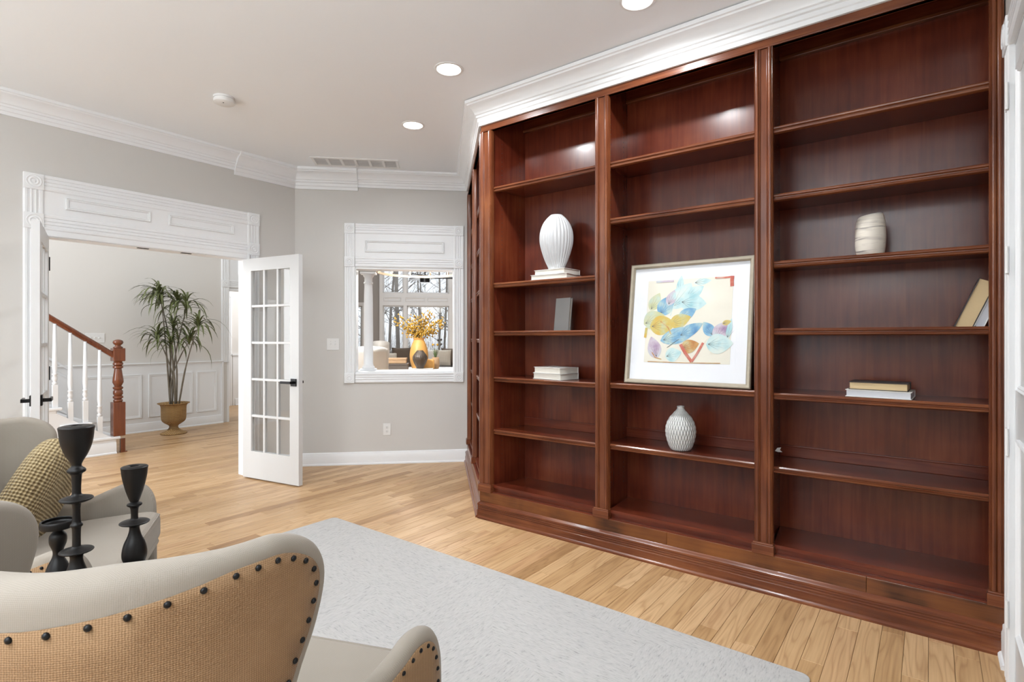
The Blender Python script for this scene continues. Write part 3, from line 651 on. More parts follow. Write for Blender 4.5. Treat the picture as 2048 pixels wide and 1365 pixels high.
MB().lathe([(p.x, p.y) for p in cp], seg=NR * 6, fn=lambda a, z: 1 + (.10 * abs(math.sin(a * NR / 2 + z * 1.2)) ** .8 - .07) * min(1, max(0, z / .05)) * min(1, max(0, (.384 - z) / .03))).build('body', 'white_ceramic', t, smooth=True)
o = book('book', 'slim dark grey book propped upright in the left bay', (-2.04, 3.245, 1.359), .142, .022, .228, 'book_grey', 'pages', rot=(R(-6), 0, R(-14)), spine='front')
# the propped book is a flat upright block: rebuild its parts upright
for ch in list(o.children): bpy.data.objects.remove(ch)
MB().box(-.072, .072, -.011, -.008, 0, .228).box(-.072, .072, .008, .011, 0, .228).box(-.072, -.069, -.011, .011, 0, .228).build('cover', 'book_grey', o, bevel=.0008); MB().box(-.069, .068, -.008, .008, .003, .225).build('pages', 'pages', o)
book('book', 'lower white book of the pair on the fourth left shelf', (-2.06, 3.195, 1.026), .255, .19, .040, 'book_white', 'pages', R(-9), group=GB)
book('book', 'upper white book of the pair on the fourth left shelf', (-2.055, 3.192, 1.067), .250, .185, .040, 'book_white', 'pages', R(-11), group=GB)
# framed botanical print
t = empty('framed_print', (-1.1275, 3.115, 1.031), 0, 'large framed abstract leaf print in thin champagne frame leaning in the middle bay', 'picture')
t.rotation_euler = (R(-8.5), 0, 0)
W, HT = .732, .738; fw = .026
mb = MB(); fp = [(0, 0), (0, .026), (-.006, .030), (-.018, .028), (-fw, .018), (-fw, 0)]
mb.sweep([(-W / 2, 0, 0), (W / 2, 0, 0), (W / 2, 0, HT), (-W / 2, 0, HT)], fp, closed=True, up=(0, -1, 0)); mb.build('frame', 'frame_gold', t, auto=30)
MB().box(-W / 2 + .01, W / 2 - .01, -.006, .004, .01, HT - .01).build('backing', 'book_dark', t)
MB().box(-W / 2 + fw - .004, W / 2 - fw + .004, -.010, -.006, fw - .004, HT - fw + .004).build('mat_board', 'mat_board', t)
ax0, ax1, az0, az1 = -.252, .252, .13, .632
MB().box(ax0 - .028, ax1 + .028, -.0105, -.0100, az0 - .028, az1 + .028).build('inner_mat', 'mat_board', t)
art = MB().box(ax0, ax1, -.0115, -.0105, az0, az1).build('print', 'art_paper', t)
def A(u, v): return (ax0 + (ax1 - ax0) * u, az0 + (az1 - az0) * v)
lay = [0]
def artpoly(name, pts, mat):
    lay[0] += 1; y = -.0116 - lay[0] * .000012; mb = MB(); mb.v = [(x, y, z) for x, z in pts]; mb.f = [tuple(range(len(pts)))]
    return mb.build(name, mat, art)
def pleaf(u, v, ang, L, wd, mat, vein='ink'):
    cx, cz = A(u, v); c, s = math.cos(ang), math.sin(ang); pts = []
    for k in range(28):
        q = k / 28 * 2; sd = 1 if q <= 1 else -1; q = q if q <= 1 else 2 - q
        yy = sd * wd / 2 * (math.sin(PI * q ** .8) ** .85 if 0 < q < 1 else 0); xx = (q - .5) * L
        pts.append((cx + xx * c - yy * s, cz + xx * s + yy * c))
    artpoly('painted_leaf', pts, mat)
    for k in (-2, -1, 0, 1, 2):
        x0 = (-.42 + .0 * k) * L; a2 = ang + k * .28; ln = L * (.78 - abs(k) * .13); p0 = (cx + x0 * c, cz + x0 * s); p1 = (p0[0] + ln * math.cos(a2), p0[1] + ln * math.sin(a2)); nx, nz = -math.sin(a2) * .0009, math.cos(a2) * .0009
        artpoly('painted_vein', [(p0[0] - nx, p0[1] - nz), (p1[0], p1[1]), (p0[0] + nx, p0[1] + nz)], vein)
def pstem(uvs, w, mat):
    pts = [A(*p) for p in uvs]; L1, L2 = [], []
    for i, p in enumerate(pts):
        a, b = pts[max(0, i - 1)], pts[min(len(pts) - 1, i + 1)]; d = math.hypot(b[0] - a[0], b[1] - a[1]); nx, nz = -(b[1] - a[1]) / d * w, (b[0] - a[0]) / d * w
        L1.append((p[0] + nx, p[1] + nz)); L2.append((p[0] - nx, p[1] - nz))
    artpoly('painted_stem', L1 + L2[::-1], mat)
pleaf(.40, .93, 1.5, .12, .045, 'wash_aqua'); pleaf(.66, .955, .1, .105, .040, 'wash_aqua'); pleaf(.10, .74, 1.1, .12, .075, 'wash_olive'); pleaf(.42, .80, .9, .19, .12, 'wash_aqua'); pleaf(.57, .83, .6, .13, .075, 'wash_aqua')
pleaf(.56, .71, -.1, .16, .11, 'wash_aqua'); pleaf(.24, .69, 1.0, .14, .10, 'wash_blue'); pleaf(.30, .78, 1.2, .10, .06, 'wash_violet'); pleaf(.50, .58, 0.5, .12, .07, 'wash_blue'); pleaf(.10, .52, .4, .14, .12, 'wash_olive'); pleaf(.42, .50, .35, .135, .085, 'wash_gold'); pleaf(.21, .45, .1, .16, .12, 'wash_gold')
pleaf(.42, .33, .30, .24, .095, 'wash_blue'); pleaf(.55, .39, .5, .16, .07, 'wash_blue'); pleaf(.75, .40, 2.2, .10, .065, 'wash_blue'); pleaf(.90, .38, .9, .13, .09, 'wash_violet'); pleaf(.88, .23, .05, .15, .115, 'wash_aqua'); pleaf(.98, .40, 1.4, .12, .03, 'wash_aqua')
pleaf(.12, .18, 1.9, .14, .085, 'wash_violet'); pleaf(.36, .10, .3, .10, .085, 'wash_aqua'); pleaf(.55, .20, .3, .11, .08, 'wash_rust', 'ink'); pleaf(.95, .47, .3, .05, .03, 'wash_gold')
pstem([(.18, .50), (.28, .42), (.32, .34)], .004, 'wash_rust'); pstem([(.30, .56), (.34, .70), (.40, .82)], .0022, 'wash_aqua'); pstem([(.44, .22), (.50, .12), (.58, .02)], .009, 'wash_red'); pstem([(.58, .02), (.64, .12), (.70, .24)], .007, 'wash_red'); pstem([(.28, .18), (.36, .24), (.42, .28)], .0016, 'ink'); pstem([(.22, .04), (.14, .06), (.10, .12)], .003, 'wash_rust')
pstem([(.99, .88), (.985, .95), (.99, 1.0)], .010, 'wash_red'); pstem([(.80, .99), (.90, .985), (1.0, .99)], .005, 'wash_red'); pstem([(.10, .985), (.25, .985), (.32, .985)], .006, 'wash_violet'); pstem([(0, .30), (.01, .42)], .008, 'wash_gold'); pstem([(.05, .01), (.5, .004), (.9, .012)], .002, 'wash_rust')
MB().box(-W / 2 + fw - .002, W / 2 - fw + .002, -.0162, -.0148, fw - .002, HT - fw + .002).build('glazing', 'picture_glass', t)
# textured vase with a lattice of facets
t = empty('textured_vase', (-1.163, 3.155, .651), 0, 'silver-grey bottle vase with a diamond lattice surface', 'vase')
prof = [(.03, 0), (.052, .001), (.060, .012), (.074, .05), (.0835, .10), (.080, .145), (.064, .185), (.040, .215), (.025, .235), (.020, .245), (.021, .256), (.016, .256), (.014, .24)]
cp = catmull([(a, b, 0) for a, b in prof], 7); mb = MB(); ND = 30
def lat(a, z):
    q = z * 26; return 1 + .055 * (max(0, math.cos(a * ND / 2 + q * PI) * math.cos(a * ND / 2 - q * PI)) ** .6 if False else (abs(math.sin(a * ND / 2 + q * 2.2)) * abs(math.sin(a * ND / 2 - q * 2.2))) ** .7) * (1 if .008 < z < .225 else 0) - .012
mb.lathe([(p.x, p.y) for p in cp], seg=ND * 7, fn=lat).build('body', 'lattice_glaze', t, smooth=True)
# marbled vase with a slanted rim
t = empty('marbled_vase', (-.231, 3.195, 1.706), R(12), 'cream vase with dark marbled streaks and a slanted rim', 'vase')
prof = [(.02, 0), (.050, .001), (.058, .012), (.0635, .05), (.065, .10), (.0625, .15), (.0575, .185), (.051, .200), (.046, .202), (.041, .195), (.037, .16)]
cp = catmull([(a, b, 0) for a, b in prof], 4); mb = MB().lathe([(p.x, p.y) for p in cp], seg=48)
mb.v = [(x, y, z + (max(0, z - .02) * .055 * x / .07 if z > .02 else 0) + .0) for x, y, z in mb.v]; mb.build('body', 'marbled_ceramic', t, smooth=True)
# two leaning books at the right end of the fourth shelf
def upright(lab, x, w, h, d, cover, pages, lean, y=3.19):
    t = empty('book', (x, y, 1.359), 0, lab, 'book', 'books leaning in the right bay'); t.rotation_euler = (0, R(lean), 0); c = .003
    MB().box(0, c, -d / 2, d / 2, 0, h).box(w - c, w, -d / 2, d / 2, 0, h).box(0, w, d / 2 - c, d / 2, 0, h).build('cover', cover, t, bevel=.0008)
    MB().box(c, w - c, -d / 2 + .006, d / 2 - c, .004, h - .004).build('pages', pages, t); return t
upright('thick book with tan pages leaning at the right end of a shelf', .086, .060, .228, .16, 'book_dark', 'pages_tan', 22)
upright('thinner grey-white book leaning against the right pilaster', .152, .034, .222, .155, 'book_white', 'pages_silver', 22)
book('book', 'silver-edged book at the bottom of the pair on the fifth right shelf', (-.19, 3.175, 1.026), .262, .19, .034, 'book_white', 'pages_silver', R(-3), group=GB)
book('book', 'dark-covered book with gold page edges lying on the silver-edged book', (-.192, 3.175, 1.061), .236, .17, .036, 'book_dark', 'pages_tan', R(-2), group=GB)
# torn scrap hanging inside the right bay
mb = MB(); pts = [(0, 0, 0), (.012, -.004, .018), (.03, -.002, .022), (.024, 0, .008), (.036, .002, -.002), (.016, -.002, -.004)]
mb.prism([(p[0], p[2]) for p in pts], 0, .002, Matrix.Translation((-.662, 3.20, .70)) @ Matrix.Rotation(R(90), 4, 'X')); tag(mb.build('paper_scrap', 'book_white'), 'small torn white scrap stuck inside the right bay', 'scrap')

# ================================================================== RUG
def rounded_rect(x0, x1, y0, y1, r, n=6):
    pts = []
    for cx, cy, a0 in ((x1 - r, y1 - r, 0), (x0 + r, y1 - r, 90), (x0 + r, y0 + r, 180), (x1 - r, y0 + r, 270)):
        for k in range(n + 1): a = R(a0 + 90 * k / n); pts.append((cx + r * math.cos(a), cy + r * math.sin(a)))
    return pts
o = MB().prism(rounded_rect(-1.53, 1.53, -1.22, 1.22, .035), .001, .014).build('area_rug', 'rug_wool', loc=(-1.89, 1.145, 0), bevel=.005); tag(o, 'large pale ivory wool area rug in front of the bookcase', 'rug')

# ================================================================== ARMCHAIRS
def make_armchair(lab, loc, rz):
    from mathutils.geometry import delaunay_2d_cdt
    t = empty('armchair', loc, rz, lab, 'armchair', 'pair of barrel-back armchairs')
    # plan of the shell (right half), then arc length
    plan = catmull([(0, -.42, 0), (.16, -.395, 0), (.285, -.315, 0), (.352, -.215, 0), (.378, -.12, 0), (.392, -.04, 0), (.420, .06, 0), (.448, .15, 0), (.472, .28, 0), (.482, .36, 0)], 8)
    S = [0]
    for a, b in zip(plan, plan[1:]): S.append(S[-1] + (b - a).length)
    def pos(sv):
        sg = 1 if sv >= 0 else -1; a = min(abs(sv), S[-1] - 1e-5); i = max(k for k in range(len(S) - 1) if S[k] <= a); q = (a - S[i]) / (S[i + 1] - S[i]); p = plan[i].lerp(plan[i + 1], q)
        i0, i1 = max(i - 1, 0), min(i + 2, len(plan) - 1); T = (plan[i1] - plan[i0]).normalized()
        if a < .03: T = Vector((1, T.y * a / .03, 0)).normalized()
        N = Vector((T.y, -T.x, 0)); return Vector((p.x * sg, p.y, 0)), Vector((T.x, T.y * sg, 0)), Vector((N.x * sg, N.y, 0))
    def s_of(f):
        for k in range(len(plan) - 1):
            if plan[k].y <= f <= plan[k + 1].y: return S[k] + (f - plan[k].y) / (plan[k + 1].y - plan[k].y) * (S[k + 1] - S[k])
        return S[-1]
    zb = .17
    edge = [(0, .895), (.12, .897), (.24, .905), (s_of(-.22), .918), (s_of(-.16), .915), (s_of(-.105), .885), (s_of(-.085), .835), (s_of(-.105), .76), (s_of(-.145), .68), (s_of(-.165), .61), (s_of(-.135), .545), (s_of(-.05), .510), (s_of(.05), .515), (s_of(.135), .545), (s_of(.195), .565), (s_of(.25), .550), (s_of(.280), .49), (s_of(.285), .40), (s_of(.286), .28), (s_of(.286), zb)]
    half = [(p.x, p.y) for p in catmull([(a, b, 0) for a, b in edge], 5)]
    bd = [(-a, b) for a, b in half[:0:-1]] + half
    n = len(bd)
    def rad(i): u = abs(bd[i][0]); return .040 if u < .25 else max(.024, .040 - (u - .25) * .10)
    def sm(i): return bd[max(0, min(n - 1, i))]
    mdir = []
    for i in range(n):
        a, b = sm(i - 1), sm(i + 1); d = Vector((b[0] - a[0], b[1] - a[1])).normalized(); mdir.append(Vector((-d.y, d.x)))
    for i in range(n):
        if i == 0 or i == n - 1: mdir[i] = Vector((mdir[i].x, 0)).normalized()
    def fill(poly, off, mat, name, parent, step=.03):
        vs = [Vector(p) for p in poly]; m = len(vs); es = [(i, (i + 1) % m) for i in range(m)]
        x0, x1 = min(p[0] for p in poly), max(p[0] for p in poly); y0, y1 = min(p[1] for p in poly), max(p[1] for p in poly); extra = []
        def inside(x, y):
            c = False; j = m - 1
            for i in range(m):
                if (poly[i][1] > y) != (poly[j][1] > y) and x < (poly[j][0] - poly[i][0]) * (y - poly[i][1]) / (poly[j][1] - poly[i][1]) + poly[i][0]: c = not c
                j = i
            return c
        x = x0 + step / 2
        while x < x1:
            y = y0 + .05
            while y < y1:
                if inside(x, y) and min((p[0] - x) ** 2 + (p[1] - y) ** 2 for p in poly) > (step * .5) ** 2: extra.append(Vector((x, y)))
                y += .06
            x += step
        r = delaunay_2d_cdt(vs + extra, es, [tuple(range(m))], 1, 1e-6); mb = MB()
        for v in r[0]:
            p, T, N = pos(v.x); mb.v.append(tuple(p + N * off(v.x) + Vector((0, 0, v.y))))
        mb.f = [tuple(f) for f in r[2]]; return mb
    nr = 8; rows = []
    for i in range(n):
        p, T, N = pos(bd[i][0]); C = p + Vector((0, 0, bd[i][1])); M = T * mdir[i].x * (1 if bd[i][0] >= 0 else 1) + Vector((0, 0, mdir[i].y)); a = rad(i)
        rows.append([C + N * a * math.cos(PI * q / nr) + M * a * math.sin(PI * q / nr) for q in range(nr + 1)])
    sh = MB().grid(rows)
    rr = lambda sv: .040 if abs(sv) < .25 else max(.024, .040 - (abs(sv) - .25) * .10)
    for sg in (1, -1):
        f = fill(bd, lambda sv: sg * rr(sv), 'linen', 'x', t); b = len(sh.v); sh.v += f.v; sh.f += [tuple(b + k for k in q) for q in f.f]
    me = sh.mesh('upholstered_shell', 'linen', True, uv='wrap'); bm = bmesh.new(); bm.from_mesh(me); bmesh.ops.remove_doubles(bm, verts=bm.verts, dist=.0006); bmesh.ops.recalc_face_normals(bm, faces=bm.faces); bm.to_mesh(me); bm.free()
    link('upholstered_shell', me, t)
    # burlap outer panel, inset from the rolled edge
    ins = []
    for i in range(n):
        u = abs(bd[i][0]); w = .022 * max(0, 1 - (u / .40) ** 2) + .006
        ins.append((bd[i][0] - mdir[i].x * w, max(zb, bd[i][1] - mdir[i].y * w)))
    off = lambda sv: rr(sv) + .0035
    bp = fill(ins, off, 'burlap', 'y', t).build('burlap_panel', 'burlap', t, smooth=True, uv='wrap'); md = bp.modifiers.new('solid', 'SOLIDIFY'); md.thickness = .004; md.offset = -1
    nm = MB().lathe([(.0056, -.001), (.0052, .0015), (.003, .0035), (.0001, .0042)], seg=10).mesh('nailhead', 'black_metal', True)
    L = [0]
    for a, b in zip(ins, ins[1:]): L.append(L[-1] + math.hypot(b[0] - a[0], b[1] - a[1]))
    half_l = L[n // 2]; ds = [half_l]; d = half_l
    while d < L[-1] - .05: d += .045 if d - half_l < .36 else .034; ds.append(d)
    ds = ds + [2 * half_l - q for q in ds[1:]]
    for d in ds:
        i = next((k for k in range(1, n) if L[k] >= d), n - 1); q = (d - L[i - 1]) / max(1e-6, L[i] - L[i - 1]); b = [ins[i - 1][c] + (ins[i][c] - ins[i - 1][c]) * q for c in (0, 1)]
        if b[1] < .36: continue
        md = mdir[i - 1].lerp(mdir[i], q); sv, z = b[0] - md.x * .009, b[1] - md.y * .009; p, T, N = pos(sv); o = link('nailhead', nm, t); o.location = p + N * (off(sv) + .0005) + Vector((0, 0, z)); o.rotation_mode = 'QUATERNION'; o.rotation_quaternion = Vector((0, 0, 1)).rotation_difference(N)
    # seat
    out = [(-.31, -.22), (-.15, -.345), (.15, -.345), (.31, -.22), (.350, -.05), (.392, .10), (.418, .24), (.418, .30), (.38, .345), (-.38, .345), (-.418, .30), (-.418, .24), (-.392, .10), (-.350, -.05)]
    MB().prism([(x * .985, y * .985) for x, y in out], .30, .335 + .0).build('seat_deck', 'linen', t, bevel=.02, uv='wrap')
    s = MB().prism(out, .325, .455).build('seat_cushion', 'linen', t, uv='wrap', smooth=False); b = s.modifiers.new('bevel', 'BEVEL'); b.width = .035; b.segments = 4; b.limit_method = 'ANGLE'
    MB().tube([Vector((x * 1.0, y * 1.0, .438)) for x, y in catmull([(p[0], p[1], 0) for p in out[6:9]], 4) for _ in (0,)] if False else [(-.40, .318, .440), (-.36, .340, .444), (.36, .340, .444), (.40, .318, .440)], .0045, 6).build('piping', 'linen', s, smooth=True)
    MB().box(-.43, .43, .20, .27, .17, .325).build('front_rail', 'linen', t, bevel=.015, uv='wrap')
    for (x, y, dx, dy) in ((-.33, .20, 0, .02), (.33, .20, 0, .02), (-.22, -.24, -.02, -.06), (.22, -.24, .02, -.06)):
        MB().tube([(x, y, .20), (x + dx, y + dy, .018)], [.024, .015], 10).build('leg', 'dark_leg', t, smooth=True)
    return t
CH1 = Vector((-1.3415, .544, 0)); CH2 = Vector((-2.80, .585, 0))
rzc = lambda f: math.atan2(-f[0], f[1])
ch1 = make_armchair('cream linen armchair with burlap back in the near foreground', CH1, rzc((-.37, .93)))
ch1.location.z = .015
ch2 = copy_tree(ch1); ch2.location = CH2 + Vector((0, 0, .015)); ch2.rotation_euler = (0, 0, rzc((.5, .866))); ch2['label'] = 'cream linen armchair holding the woven pillow behind the candlesticks'
# woven pillow in the far chair
F2 = Vector((.5, .866, 0)); R2 = Vector((.866, -.5, 0))
t = empty('throw_pillow', CH2 + F2 * -.14 + R2 * -.08 + Vector((0, 0, .47)), 0, 'large woven tan throw pillow leaning in the far armchair', 'pillow')
t.rotation_euler = (R(-24), R(-26), rzc((.5, .866)) + R(8))
mb = MB(); N = 26; S = .46
for side in (1, -1):
    rows = []
    for i in range(N + 1):
        r = []
        for j in range(N + 1):
            u, v = i / N * 2 - 1, j / N * 2 - 1; q = max(0, (1 - u ** 4) * (1 - v ** 4)) ** .55
            pinch = 1 - .07 * (1 - abs(u) ** 2) * abs(v) ** 3
            k_ = 1 - .16 * u * u * v * v; r.append(Vector((u * S / 2 * k_, side * .080 * q, .215 + v * S / 2 * k_)))
        rows.append(r)
    mb.grid(rows)
me = mb.mesh('cover', 'knit', True, uv=True); bm = bmesh.new(); bm.from_mesh(me); bmesh.ops.remove_doubles(bm, verts=bm.verts, dist=.0005); bm.to_mesh(me); bm.free()
link('cover', me, t)

# ================================================================== SIDE TABLE + CANDLE HOLDERS
TZ = .56
TC = Vector((-2.02, .56, .016))
t = empty('side_table', TC, 0, 'small slim black side table between the two armchairs', 'side table')
MB().box(-.115, .115, -.16, .16, TZ - .04, TZ - .0165).build('table_top', 'black_wood', t, bevel=.004)
for x in (-.09, .09):
    for y in (-.13, .13): MB().box(x - .011, x + .011, y - .011, y + .011, 0, TZ - .04).build('leg', 'black_wood', t)
def stick(lab, loc, prof):
    t = empty('candlestick', (loc[0], loc[1], TZ), 0, lab, 'candlestick'); pts = catmull([(a, b, 0) for a, b in prof], 3)
    MB().lathe([(max(.0005, p.x), p.y) for p in pts], seg=40).build('body', 'black_wood', t, auto=35); return t
T1, T2, T3 = 1.62, 1.74, 1.72
p1 = at(153, 850, T1); p2 = at(269, 935, T2); p3 = at(116, 1040, T3)
def prof_from(rows, t, top):   # rows: (half-width px, y px) -> metres above the table
    return [(hw * .79 * t / FPX, EYE + (HORIZON - y) * t / FPX - TZ) for hw, y in rows]
tall = [(36, 853), (36.5, 862), (33, 885), (24, 906), (13, 922), (11, 930), (19, 936), (19, 941), (12, 945), (10.5, 955), (9.5, 978), (13, 986), (33, 991), (34, 995), (22, 999), (9.5, 1003), (9, 1035), (13, 1042), (13, 1046), (9.5, 1050), (9, 1078), (12, 1086), (34, 1091), (34, 1095), (16, 1100), (14, 1112), (20, 1128), (26, 1140), (34, 1155), (36, 1170)]
k = prof_from(tall, T1, 0); zmin = k[-1][1]; k = [(a, b - (zmin - .001) * (1 - (b - zmin) / (k[0][1] - zmin))) for a, b in k][::-1]
stick('tall black turned candlestick with three collars', p1, [(.001, .001)] + k + [(.014, k[-1][1] + .001), (.012, k[-1][1] - .02), (.001, k[-1][1] - .021)])
short = [(28, 933), (28.5, 940), (26, 958), (19, 984), (11, 1005), (9, 1009), (16, 1012), (16, 1016), (11, 1019), (8.5, 1025), (8, 1042), (12, 1046), (31, 1050), (31, 1054), (15, 1058), (11, 1064), (15, 1080), (23, 1096), (27, 1112), (27, 1125), (22, 1140), (24, 1160)]
k = prof_from(short, T2, 0); zmin = k[-1][1]; k = [(a, b - (zmin - .001) * (1 - (b - zmin) / (k[0][1] - zmin))) for a, b in k][::-1]
stick('shorter black turned candlestick with a cone-shaped cup', p2, [(.001, .001)] + k + [(.012, k[-1][1] + .001), (.011, k[-1][1] - .02), (.001, k[-1][1] - .021)])
dish = [(36, 1042), (36.5, 1052), (33, 1056), (12, 1058), (10, 1062), (17, 1070), (18.5, 1078), (17, 1088), (11, 1102), (12, 1114), (20, 1128), (26, 1142), (28, 1152)]
k = prof_from(dish, T3, 0); zmin = k[-1][1]; k = [(a, b - (zmin - .001) * (1 - (b - zmin) / (k[0][1] - zmin))) for a, b in k][::-1]
stick('low black pillar-candle holder with a wide shallow dish', p3, [(.001, .001)] + k + [(k[-1][0] - .005, k[-1][1]), (k[-1][0] - .006, k[-1][1] - .012), (.001, k[-1][1] - .014)])

# ================================================================== STAIR HALL
XH = -8.67
FH = ((XH, 0, 0), R(90))
wh = wallbox(MB(), -1.5, 5.75, [(4.09, 5.3, 0, 2.05)], 0, 5.2, .14).build('wall_hall', 'hall_paint', loc=(XH, 0, 0), rz=R(90)); tag(wh, 'pale upper wall of the stair hall', 'wall', kind='structure')
wa = MB().box(XH - .14, XL - .13, -1.62, -1.5, 0, .5).box(XH - .14, -8.05, -1.62, -1.5, .5, 4.1).box(-5.75, XL - .13, -1.62, -1.5, .5, 4.1).box(XH - .14, XL - .13, -1.62, -1.5, 4.1, 5.2).build('wall_entry', 'hall_paint'); tag(wa, 'entry wall of the stair hall with tall windows', 'wall', kind='structure')  # opening added for the hall fill light
wc = MB().box(-1.08, -.96, .14, 4.0, 0, 5.2).box(-2.6, -.96, 4.0, 4.12, 0, 5.2).build('wall_hall_end', 'hall_paint', loc=CB, rz=R(45)); tag(wc, 'angled wall between stair hall and living room', 'wall', kind='structure')
wu = MB().box(YREAR, 3.1, .0, .12, H + .1, 5.2).build('wall_hall_upper', 'hall_paint', loc=LW, rz=LRZ); tag(wu, 'upper wall of the stair hall above the double doors', 'wall', kind='structure')
cH = MB().box(-11.2, XL - .0, -1.7, 6.4, 5.2, 5.3).build('ceiling_hall', 'ceiling_paint'); tag(cH, 'high white ceiling of the stair hall', 'ceiling', kind='structure')
# wainscot on the hall wall
tw = empty('trim_8', (XH, 0, 0), R(90), 'white panelled wainscot along the stair hall wall', 'wainscot', kind='structure')
MB().box(-.3, 3.97, -.012, 0, .0, .93).build('wainscot_board', 'white_trim', tw)
MB().box(3.97, 4.0, -.03, .14, 0, .93).build('end_board', 'white_trim', tw)
MB().sweep([(1.15, 0, .925), (4.0, 0, .925)], [(0, 0), (.020, 0), (.022, .012), (.034, .018), (.034, .028), (.028, .032), (0, .032)]).build('chair_rail', 'white_trim', tw, auto=30)
MB().sweep([(2.2, -.012, 0), (3.985, -.012, 0)], BBP).build('base', 'white_trim', tw, auto=30)
for (a, b) in ((2.24, 2.90), (2.985, 3.555), (3.615, 3.90)): panel_frame(tw, a, b, .20, .80, y=-.012, w=.035)
# raked panels above the stairs
def raked(a, b, za, zb, h):
    mb = MB().sweep([(a, -.012, za), (b, -.012, zb), (b, -.012, zb + h), (a, -.012, za + h)], [(0, 0), (0, .010), (-.006, .014), (-.016, .008), (-.03, .003), (-.03, 0)], closed=True, up=(0, -1, 0)); mb.build('raised_panel', 'white_trim', tw, auto=25)
SL = .19 / .262
MB().prism([(-.3, .0), (2.2, .0), (2.2, .93), (1.9, .95), (-.3, .95 + 2.2 * SL)], 0, .011, Matrix.Rotation(R(90), 4, 'X')).build('raked_board', 'white_trim', tw)
MB().sweep([(2.08, -.006, .925), (-.3, -.006, .925 + 2.38 * SL)], [(0, -.02), (-.024, -.02), (-.03, .012), (0, .012)]).build('raked_rail', 'white_trim', tw, auto=30)
raked(1.62, 2.12, .30 + .5 * SL, .30, .50); raked(.95, 1.52, .30 + 1.17 * SL, .30 + .6 * SL, .50)
# cased opening at the far end of the hall wall
tc = empty('trim_9', (XH, 0, 0), R(90), 'white cased opening with panelled header at the far end of the hall', 'door casing', kind='structure')
for xa in (3.975, 5.3): vcasing(xa, .115, .0 if xa > 5 else .93, 2.09).build('casing', 'white_trim', tc, auto=30); rosette(tc, xa, 2.09, .115); vcasing(xa, .115, 2.205, 2.66).build('casing', 'white_trim', tc, auto=30)
hcasing(4.09, 5.3, 2.09, .115).build('casing', 'white_trim', tc, auto=30); MB().box(4.09, 5.3, -.012, 0, 2.2, 2.66).build('header_board', 'white_trim', tc); panel_frame(tc, 4.23, 5.1, 2.30, 2.56); hcasing(3.975, 5.415, 2.66, .115).build('casing', 'white_trim', tc, auto=30)
MB().box(4.06, 4.095, -.004, .146, 0, 2.045).box(5.295, 5.33, -.004, .146, 0, 2.045).box(4.06, 5.33, -.004, .146, 2.045, 2.08).build('jamb', 'white_trim', tc)
# vestibule behind it
XV = -10.7
wv = MB().box(3.0, 6.4, 0, .1, 0, 5.2).build('wall_vestibule', 'hall_paint', loc=(XV, 0, 0), rz=R(90)); tag(wv, 'far vestibule wall seen through the hall opening', 'wall', kind='structure')
wv2 = MB().box(XV, XH - .14, 6.3, 6.4, 0, 5.2).box(XV, XH - .14, 3.0, 3.1, 0, 5.2).build('wall_vestibule_end', 'hall_paint'); tag(wv2, 'end walls of the vestibule', 'wall', kind='structure')
fv = MB().box(XV - .1, -8.70, 3.0, 6.4, -.1, .0).build('floor_vestibule', 'oak_floor'); tag(fv, 'oak floor of the vestibule', 'floor', kind='structure')
tv = empty('trim_10', (XV, 0, 0), R(90), 'white wainscot on the far vestibule wall', 'wainscot', kind='structure')
MB().box(5.12, 6.3, -.012, 0, 0, .97).build('wainscot_board', 'white_trim', tv); MB().box(5.1, 6.3, -.034, 0, .965, .995).build('chair_rail', 'white_trim', tv); MB().sweep([(5.16, -.012, 0), (6.2, -.012, 0)], BBP).build('base', 'white_trim', tv, auto=30); panel_frame(tv, 5.27, 5.75, .20, .83, y=-.012, w=.035)
tv2 = empty('door_4', (XV, 0, 0), R(90), 'white hinged door jamb in the far vestibule', 'door', kind='structure')
vcasing(4.97, .13, 0, 2.10).build('casing', 'white_trim', tv2, auto=30); MB().box(4.10, 5.10, -.03, 0, 2.10, 2.23).build('head_casing', 'white_trim', tv2); MB().box(4.1, 4.955, -.005, .04, 0, 2.1).build('door_slab', 'white_door', tv2); MB().box(4.955, 4.972, -.0, .04, 0, 2.1).build('jamb', 'white_trim', tv2)
for z in (.26, 1.03, 1.82): MB().box(4.945, 4.972, -.026, -.004, z - .05, z + .05).build('hinge', 'black_metal', tv2)
area('window_daylight', (-9.7, 6.2, 2.6), (R(90), 0, PI), 1.4, 2.4, 60, (.97, .98, 1))  # fill light added to brighten the vestibule, no window behind it
plate('light_switch', local(FH, 2.79 - .42, 0, 1.305), R(90), .215, .125, 3, False, 'white triple toggle switch plate on the hall wall beside the newel', 'light switch')
# staircase
XS0, XS1 = -8.655, -7.33     # wall side, open side
st = empty('staircase', (XS1, 2.22, 0), 0, 'white painted staircase rising to the left with brown treads hidden', 'staircase')
st['label'] = 'white painted staircase rising along the hall wall'
sx = lambda x: x - XS1; sy = lambda y: y - 2.22
RUN, RISE, NS = .262, .19, 10
for k in range(NS):
    yf = 2.22 - k * RUN; z = (k + 1) * RISE
    MB().box(sx(XS0) + .02, .0, sy(yf - RUN - .02), sy(yf - .02), z - RISE, z - .03).build('riser', 'white_trim', st)
    MB().box(sx(XS0) + .02, .03, sy(yf - RUN), sy(yf + .02), z - .03, z).build('tread', 'white_trim', st, bevel=.008)
    MB().box(.004, .014, sy(yf - RUN), sy(yf - .03), z - .06, z - .03).build('tread_bracket', 'white_trim', st, bevel=.003)
MB().prism([(sy(2.20), 0), (sy(2.20), .16), (sy(2.22 - NS * RUN), .16 + (NS - 1) * RISE), (sy(2.22 - NS * RUN), 0)], 0, .012, Matrix(((0, 0, 1, 0), (1, 0, 0, 0), (0, 1, 0, 0), (0, 0, 0, 1)))).build('stringer', 'white_trim', st)
